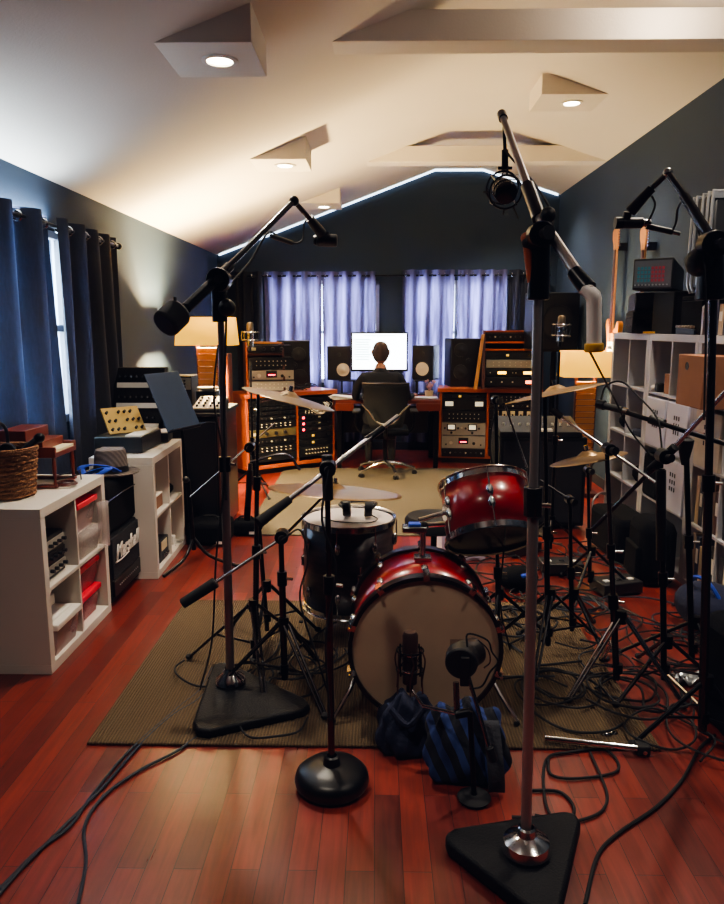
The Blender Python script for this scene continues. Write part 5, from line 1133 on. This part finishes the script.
# --- S5 tall right stand with angled boom
b5=at(702,742,z=0); s5=thing('microphone_stand','tall black stand at the right frame edge whose boom peaks before the dark wall','microphone stand',b5)
T5=at(713,300,Y=b5.y); poles(s5,b5,.05,[1.0,T5.z],[.016,.014],dsteel,top=T5); leg_tripod(s5,b5,.24,.28,rot=1.2,m_=blackm,low=.1)
MB().cyl(at(710,300,Y=b5.y),at(712,238,Y=b5.y),.05,.035,seg=14).build('boom_head', blackm, s5, world=True, bevel=.006); clutch(s5,at(712,245,Y=b5.y-.04),.045)
MB().ball(at(700,262,Y=b5.y),.05).build('head_knob', black, s5, world=True)
k5=at(668,173,Y=b5.y+.2); m5=at(625,219,Y=b5.y+.3)
MB().cyl(at(712,240,Y=b5.y),at(684,196,Y=b5.y+.12),.017,seg=12).build('boom_sleeve', dsteel, s5, world=True); MB().cyl(at(686,198,Y=b5.y+.12),k5,.0125,seg=12).build('boom_tube', dsteel, s5, world=True)
MB().ball(k5,.018).build('boom_knuckle', steel, s5, world=True); MB().cyl(k5,at(652,188,Y=b5.y+.24),.010,seg=12).build('drop_arm', dsteel, s5, world=True)
MB().cyl(at(652,188,Y=b5.y+.24),at(630,212,Y=b5.y+.28),.017,.022,seg=12).build('drop_grip', black, s5, world=True)
t=pencil('wide black microphone at the lower end of the tall right boom',at(642,223,Y=b5.y+.3),at(615,223,Y=b5.y+.3),.020,black,1.1)
MB().cyl(at(628,212,Y=b5.y+.29),at(626,222,Y=b5.y+.3),.016).build('mount', black, t, world=True)
pencil('slim black microphone right of the wide one on the tall right boom',at(672,232,Y=b5.y+.3),at(646,226,Y=b5.y+.3),.011,black)
tag(MB().tube([at(652,196,Y=b5.y+.24),at(655,205,Y=b5.y+.25),at(650,218,Y=b5.y+.27),at(645,224,Y=b5.y+.29)],.004,6,sm=6).build('microphone_cable', rubber),'short black cable drooping from the drop arm of the tall right boom','cable')
tag(MB().tube([at(672,232,Y=b5.y+.3),at(676,222,Y=b5.y+.25),at(678,208,Y=b5.y+.2),at(685,202,Y=b5.y+.15),at(698,230,Y=b5.y+.05),at(704,260,Y=b5.y-.05),at(706,320,Y=b5.y-.05),at(704,420,Y=b5.y-.05)],.004,6,sm=6).build('microphone_cable', rubber),'black cable from the slim microphone hanging along the tall right stand','cable')
# extra dark stands near tom and right side
for i,(px,py,pt,lb,m_,rot) in enumerate(((572,640,500,'thin black tripod stand between the small cymbal and the big chrome pole',blackm,.9),(590,590,470,'short black stand in front of the large amplifier cabinet',blackm,2.0),(498,640,400,'black stand with a bright diagonal rod behind the rack tom',blackm,.2))):
    b=at(px,py,z=.005); s=thing('microphone_stand',lb,'microphone stand',b); Tp=at(px-2,pt,Y=b.y)
    leg_tripod(s,b,.24,.26,rot=rot,m_=m_,low=.1); poles(s,b,.05,[.35,Tp.z],[.012,.009],m_,top=Tp); clutch(s,Tp,.022)
    if i==2: MB().cyl(at(505,405,Y=b.y),at(527,468,Y=b.y-.1),.005,seg=8).build('boom_rod', chrome, s, world=True)
    if i==0: MB().cyl(Tp,at(540,480,Y=b.y+.1),.006,seg=8).build('boom', blackm, s, world=True)
    if i==1: MB().cyl(Tp,at(612,440,Y=b.y+.0),.006,seg=8).build('boom', dsteel, s, world=True)
tag(MB().cyl(at(545,738,z=.03),at(637,748,z=.03),.011,seg=10).build('metal_bar', chrome),'chrome bar lying across the floor at right foreground','metal bar')
t=thing('foot_bar','black hinge block at the right end of the floor bar','clamp',at(642,748,z=.02)); MB().box((0,0,.0),(.05,.05,.036)).build('block', rubber, t, bevel=.005); MB().cyl((0,-.025,.0),(0,-.035,.0),.008).build('bolt', chrome, t)
t=thing('wing_screw','silver wing screws lying above the floor bar','wing screw',at(606,736,z=.008)); MB().ball((0,0,.008),.016,(1.4,.6,.6),8).ball((.03,.01,.006),.014,(1.3,.7,.6),8).build('wings', chrome, t)
t=tag(MB().tube([at(664,672,z=.04),at(706,712,z=.02)],.010,8).build('metal_tube', chrome),'bright metal tube lying near the right edge stand legs','metal tube')
t=thing('power_strip','crumpled silver foil wrapper by the right stand legs','wrapper',at(690,682,z=.003)); mm=MB()
def fw_(a,b): return ((a-.5)*.14,(b-.5)*.09,.02+.02*math.sin(a*13)*math.cos(b*11))
mm.grid(fw_,9,7).build('foil', alum, t, solid=.001); t.name='foil_wrapper'
# ================================================================== KICK MIC, BAG
km=at(410,660,Y=2.40)
cm=condenser('tall dark brown microphone in a wire spider mount standing before the bass drum head',km,(0,.05,1),r=.0265,L=.185,mat_=mat('brown_mic','#3b2a2a',.35,.6),shock_r=.046,gm=mat('brown_mesh','#4a3532',.5,.6))
for k in range(6): q=k*PI/3; MB().tube([(.046*math.cos(q),.046*math.sin(q),.04),(.054*math.cos(q+.2),.054*math.sin(q+.2),-.0),(.048*math.cos(q),.048*math.sin(q),-.06),(.05*math.cos(q),.05*math.sin(q),-.11)],.0028,6,sm=4).build('shock_wire', mat('bronze_wire','#6a504a',.3,.9), cm)
MB().lathe([(.02,-.05),(.028,-.035),(.02,-.02)],seg=16).build('chrome_ring', chrome, cm)
b7=at(474,800,z=0); s7=thing('microphone_stand','short low boom stand in front of the bass drum carrying both drum microphones','microphone stand',b7)
MB().lathe([(0,.003),(.05,.003),(.056,.012),(.045,.02),(.012,.024)],(b7.x,b7.y,0),seg=24).build('base', rubber, s7, world=True)
T7=at(470,712,Y=b7.y); MB().cyl(b7+V((0,0,.02)),T7,.009,seg=12).build('pole', blackm, s7, world=True)
MB().cyl(at(455,715,Y=b7.y-.0),at(470,712,Y=b7.y),.014).build('joint_block', blackm, s7, world=True)
MB().cyl(at(423,706,Y=2.36),at(462,715,Y=b7.y+.0),.006,seg=10).cyl(at(412,690,Y=2.39),at(423,706,Y=2.36),.005,seg=10).build('side_arm', chrome, s7, world=True)
MB().cyl(at(468,675,Y=b7.y+.02),at(491,754,Y=b7.y-.06),.0065,seg=10).build('boom', steel, s7, world=True); MB().cyl(at(489,747,Y=b7.y-.06),at(494,762,Y=b7.y-.07),.015,.013,seg=12).build('boom_end', black, s7, world=True, bevel=.004)
MB().cyl(at(456,682,Y=b7.y+.03),at(457,714,Y=b7.y+.01),.010,seg=12).build('short_post', steel, s7, world=True)
rp=at(463,658,Y=b7.y+.06); t=thing('microphone','fat round black drum microphone before the right half of the bass drum head','microphone',rp,rot=(0,0,0))
MB().cyl((-.012,-.05,.002),(.0,.01,0),.052,.056,seg=28).build('front_disc', black, t, bevel=.006)
MB().cyl((0,.01,0),(.05,.055,.002),.052,.045,seg=28).build('body', mat('brown_black_body','#2c2422',.4,.4), t, bevel=.004)
MB().box((-.0,-.055,-.02),(.03,.015,.10)).build('yoke', black, t, bevel=.004)
tag(MB().tube([rp+V((.01,-.03,.045)),at(468,634,Y=b7.y+.05),at(487,640,Y=b7.y+.05),at(492,652,Y=b7.y+.05),at(498,662,Y=b7.y+.05),at(490,672,Y=b7.y+.05),at(482,686,Y=b7.y+.05),at(470,689,Y=b7.y+.03)],.0032,6,sm=7).build('microphone_cable', rubber),'thin black cable looping around the fat round drum microphone','cable')
tag(MB().tube([at(478,640,Y=b7.y+.06),at(488,650,Y=b7.y+.06),at(490,662,Y=b7.y+.06),at(484,668,Y=b7.y+.06)],.0025,6,sm=6).build('wire_loop', steel),'small grey wire loop on the side of the round drum microphone','wire')
stripe=bpy.data.materials.new('navy_striped_cloth'); stripe.use_nodes=True
nt=stripe.node_tree; N_=nt.nodes; L_=nt.links; tc=N_.new('ShaderNodeTexCoord'); w=N_.new('ShaderNodeTexWave'); w.inputs['Scale'].default_value=5.5; w.inputs['Distortion'].default_value=1.0; w.bands_direction='X'; mp3=N_.new('ShaderNodeMapping'); mp3.inputs['Rotation'].default_value=(0,.45,0); L_.new(tc.outputs['Object'],mp3.inputs['Vector']); L_.new(mp3.outputs['Vector'],w.inputs['Vector'])
cr=N_.new('ShaderNodeValToRGB'); cr.color_ramp.interpolation='CONSTANT'; cr.color_ramp.elements[0].color=rgb('#10121c'); cr.color_ramp.elements[1].position=.55; cr.color_ramp.elements[1].color=rgb('#2a3c7a'); L_.new(w.outputs['Fac'],cr.inputs['Fac']); L_.new(cr.outputs['Color'],N_['Principled BSDF'].inputs['Base Color']); N_['Principled BSDF'].inputs['Roughness'].default_value=.9
bg=at(470,800,z=0); bg=V((bg.x+.0,bg.y+.12,0)); t=thing('striped_bag','navy blue striped cloth bag with a grey strap slumped against the bass drum','bag',bg)
def bag(a,b,W=.20,Dp=.085,Hh=.26,seed=1):
    th=2*PI*a; ph=-PI/2+PI*b; ce=lambda v,p:math.copysign(abs(v)**p,v)
    x=ce(math.cos(ph),.5)*ce(math.cos(th),.7); y=ce(math.cos(ph),.5)*ce(math.sin(th),.7); z=(ce(math.sin(ph),.7)+1)/2
    k=1-.28*z; wob=.012*math.sin(th*5+z*6+seed)+.008*math.sin(th*9-z*9)
    return (x*(W*k+wob),y*(Dp*k+wob)+.05*z,z*Hh+.02*math.sin(x*7+seed)*z)
MB().grid(lambda a,b:bag(a,b,.155,.075,.25),48,28).build('bag_body', stripe, t, sharp=3)
MB().tube([(.065,-.04,.23),(.075,-.09,.17),(.085,-.098,.08),(.08,-.09,.015)],.004,6).build('strap_edge', cloth_b, t)
MB().grid(lambda a,b:(.045+.055*a+.02*b,-.035-.06*math.sin(b*PI*.75)-.012,.245-.235*b),3,12).build('grey_strap', mat('grey_webbing','#3a3c44',.9,bump=.4), t, solid=.005)
t=thing('dark_cloth_bag','smaller dark navy cloth bundle left of the striped bag, against the bass drum','bag',at(408,768,z=0)+V((.0,.10,0)))
MB().grid(lambda a,b:bag(a,b,.115,.07,.20,3),40,24).build('bag_body', navy, t, sharp=3); MB().tube([(-.06,-.02,.18),(0,-.06,.14),(.06,-.03,.19)],.012,8,sm=4).build('knot', navy, t)
# ================================================================== CABLES
def cable(label, pts, r=.0045, name='cable', group=None, m_=rubber):
    P=[at(x,y,z=.008+(.010 if len(q)>2 else 0)) if True else 0 for q in pts for (x,y) in [q[:2]]]
    o=MB().tube(P,r,7,sm=8).build(name, m_); return tag(o,label,'cable',group)
bluecab=mat('slate_cable','#1c2534',.6)
cable('slate black cable running from the left stands to the bottom left corner',[(208,690),(195,702),(172,716),(140,745),(105,785),(60,830),(20,870),(-10,905)],.0055,m_=bluecab)
cable('second slate black cable twisted beside the first one down the left foreground',[(212,668),(200,690),(178,708),(128,752),(92,795),(70,826),(36,852),(10,878),(-12,900)],.005,m_=bluecab)
cable('single black cable curving down the left foreground to the bottom edge',[(200,735),(175,752),(140,770),(105,795),(85,825),(86,862),(78,905)],.0055,m_=bluecab)
cable('black cable snaking from the right edge case to the bottom edge',[(715,735),(700,748),(682,780),(655,808),(620,832),(598,855),(585,905)],.006)
cable('black cable looping behind the triangular base to the right',[(530,790),(560,792),(574,808),(566,822),(540,818),(512,817)],.0055)
cable('black cable making a wide loop right of the big chrome pole',[(548,758),(552,775),(582,778),(618,770),(606,750),(570,752),(546,760),(545,800),(556,824)],.005)
cable('black cable looping at floor level across the right foreground boards',[(590,752),(606,790),(604,808),(588,818),(562,822),(535,815)],.005)
random.seed(21)
for k in range(60):
    cx=random.uniform(.55,1.72); cy=random.uniform(2.75,5.2)
    if cx<.75 and cy<3.0: cx+=.3
    n=random.randint(6,10); a=random.uniform(0,6.28); P=[]; x,y=cx,cy; turn=random.choice([-1,1])*random.uniform(.5,1.1)
    for i in range(n):
        x+=math.cos(a)*.13; y+=math.sin(a)*.15; a+=turn+random.uniform(-.35,.35); x=min(max(x,.50),1.79); P.append((x,y,.012+random.uniform(.004,.03)))
    o=MB().tube(P,random.uniform(.004,.006),6,sm=6).build('cable',[rubber,rubber,rubber,bluecab,black][k%5]); tag(o,'black cable tangled on the floor between the drums and the white bookcase','cable','tangled cables right of the drums')
random.seed(5)
for k in range(12):
    a=random.uniform(0,6.28); x=-.35+random.uniform(-.3,.15); y=3.0+random.uniform(-.25,.5); turn=random.uniform(-.8,.8); P=[]
    for i in range(7): x+=math.cos(a)*.10; y+=math.sin(a)*.10; a+=turn; P.append((x,y,.022+random.uniform(0,.02)))
    tag(MB().tube(P,.0045,6,sm=5).build('cable',rubber),'black cable lying among the stand legs on the brown rug left of the bass drum','cable','cables among the left stand legs')
# vertical mic cables
for lb,pts in (('black cable hanging in loose coils down the left stands',[(218,345,2.9),(214,400,2.9),(224,470,2.9),(216,560,2.92),(212,640,2.95),(200,690,2.9)]),
               ('black cable drooping from the ride cymbal stand to the floor',[(282,540,2.85),(300,530,2.85),(308,560,2.85),(300,600,2.85),(318,660,2.85),(330,700,2.85)]),
               ('black cable wound along the round based stand',[(329,470,2.22),(322,520,2.2),(336,570,2.22),(326,640,2.23),(330,720,2.24)]),
               ('black cable dropping down the tom side stand',[(498,400,3.2),(490,450,3.2),(505,520,3.2),(500,600,3.2),(510,650,3.2)]),
               ('thin cable crossing before the right lamp shade',[(590,352,2.2),(614,398,3.0),(630,430,3.2),(650,455,3.2)])):
    tag(MB().tube([at(x,y,Y=Y) for x,y,Y in pts],.004,6,sm=7).build('microphone_cable',rubber),lb,'cable')
for i,(x,y,lb) in enumerate(((1.18,4.55,'pedal board box with white switches on the cable covered floor'),(1.42,4.2,'black stomp box half buried in cables near the bookcase'),(1.0,4.95,'black stage box at the foot of the large amplifier cabinet'))):
    t=thing('stage_box',lb,'stage box',(x,y,0),.3*i); MB().box((0,0,.045),(.26,.16,.07)).build('case', black, t, bevel=.006)
    for j in range(3): MB().box((-.08+j*.08,-.02,.083),(.03,.03,.006)).build('switch', [whitep,steel,whitep][j], t)
    MB().tube([(-.13,0,.04),(-.17,.02,.02),(-.2,.1,.01)],.005,6,sm=3).build('lead', rubber, t)
t=thing('blue_bag','bright blue and black small bag among the cables by the floor stands','bag',(.85,4.25,0),.3); MB().ball((0,0,.07),.11,(1.2,.9,.62),16).build('bag_body', cloth_b, t); MB().box((.02,-.07,.10),(.08,.04,.03)).build('blue_patch', bluec, t, bevel=.008)
# ================================================================== LIGHT
def area(name, loc, rot, sx, sy, e, col, spread=None):
    l=bpy.data.lights.new(name,'AREA'); l.shape='RECTANGLE'; l.size=sx; l.size_y=sy; l.energy=e; l.color=col
    if spread: l.spread=spread
    o=bpy.data.objects.new(name,l); C.objects.link(o); o.location=loc; o.rotation_euler=rot; return o
def point(name, loc, e, col, r=.05):
    l=bpy.data.lights.new(name,'POINT'); l.energy=e; l.color=col; l.shadow_soft_size=r; o=bpy.data.objects.new(name,l); C.objects.link(o); o.location=loc; return o
area('daylight_window_left',(XL-.12,(LW[0]+LW[1])/2,1.5),(0,-PI/2,0),1.05,LW[1]-LW[0],340,(.62,.80,1))
for w_ in BW: area('daylight_window_back',((w_[0]+w_[1])/2,YB+.13,1.48),(-PI/2,0,0),w_[1]-w_[0],1.25,420,(.70,.78,1))
for (x,y,z) in LIGHTS:
    l=bpy.data.lights.new('downlight','SPOT'); l.energy=60 if y<2 else (165 if y<5 else 105); l.color=(1,.87,.70); l.spot_size=2.0; l.spot_blend=.8; l.shadow_soft_size=.05
    o=bpy.data.objects.new('downlight_lamp',l); C.objects.link(o); o.location=(x,y,z-.012)
area('added_leak_fill_left',(XL+.045,3.75,2.16),(PI,0,0),.06,1.5,11,(.72,.86,1))  # extra upward lamp imitating daylight that spills over the left curtain
point('left_lamp_bulb',(-1.47,6.5,1.50),800,(1,.74,.36),.06); point('right_lamp_bulb',(1.90,6.75,1.22),110,(1,.78,.42),.06)
point('added_beam_fill',(1.5,3.95,3.1),9,(1,.85,.68),.05)  # unseen point lamp added to brighten the right of the near beam
w=bpy.data.worlds.new('sky'); bpy.context.scene.world=w; w.use_nodes=True; n=w.node_tree; bgn=n.nodes['Background']
sky=n.nodes.new('ShaderNodeTexSky'); sky.sky_type='HOSEK_WILKIE'; sky.turbidity=4; sky.sun_direction=(-.4,.6,.6); n.links.new(sky.outputs[0],bgn.inputs['Color']); bgn.inputs['Strength'].default_value=2.0
# ================================================================== CAMERA
cd=bpy.data.cameras.new('camera'); co=bpy.data.objects.new('camera',cd); C.objects.link(co)
cd.sensor_fit='VERTICAL'; cd.sensor_height=24; cd.lens=F/904*24; cd.clip_start=.05
co.matrix_world=Matrix.Translation((0,0,H)) @ Matrix((rt,up,-fw)).transposed().to_4x4()
sc=bpy.context.scene; sc.camera=co
sc.view_settings.view_transform='AgX'; sc.view_settings.look='AgX - Medium High Contrast'; sc.view_settings.exposure=.6
try: sc.cycles.use_denoising=True; sc.cycles.max_bounces=8; sc.cycles.sample_clamp_indirect=6; sc.cycles.transparent_max_bounces=12
except Exception: pass
vs = sc.view_settings; vs.use_curve_mapping = True
vs.curve_mapping.black_level = (-.0022,-.0026,-.0048); vs.curve_mapping.update()
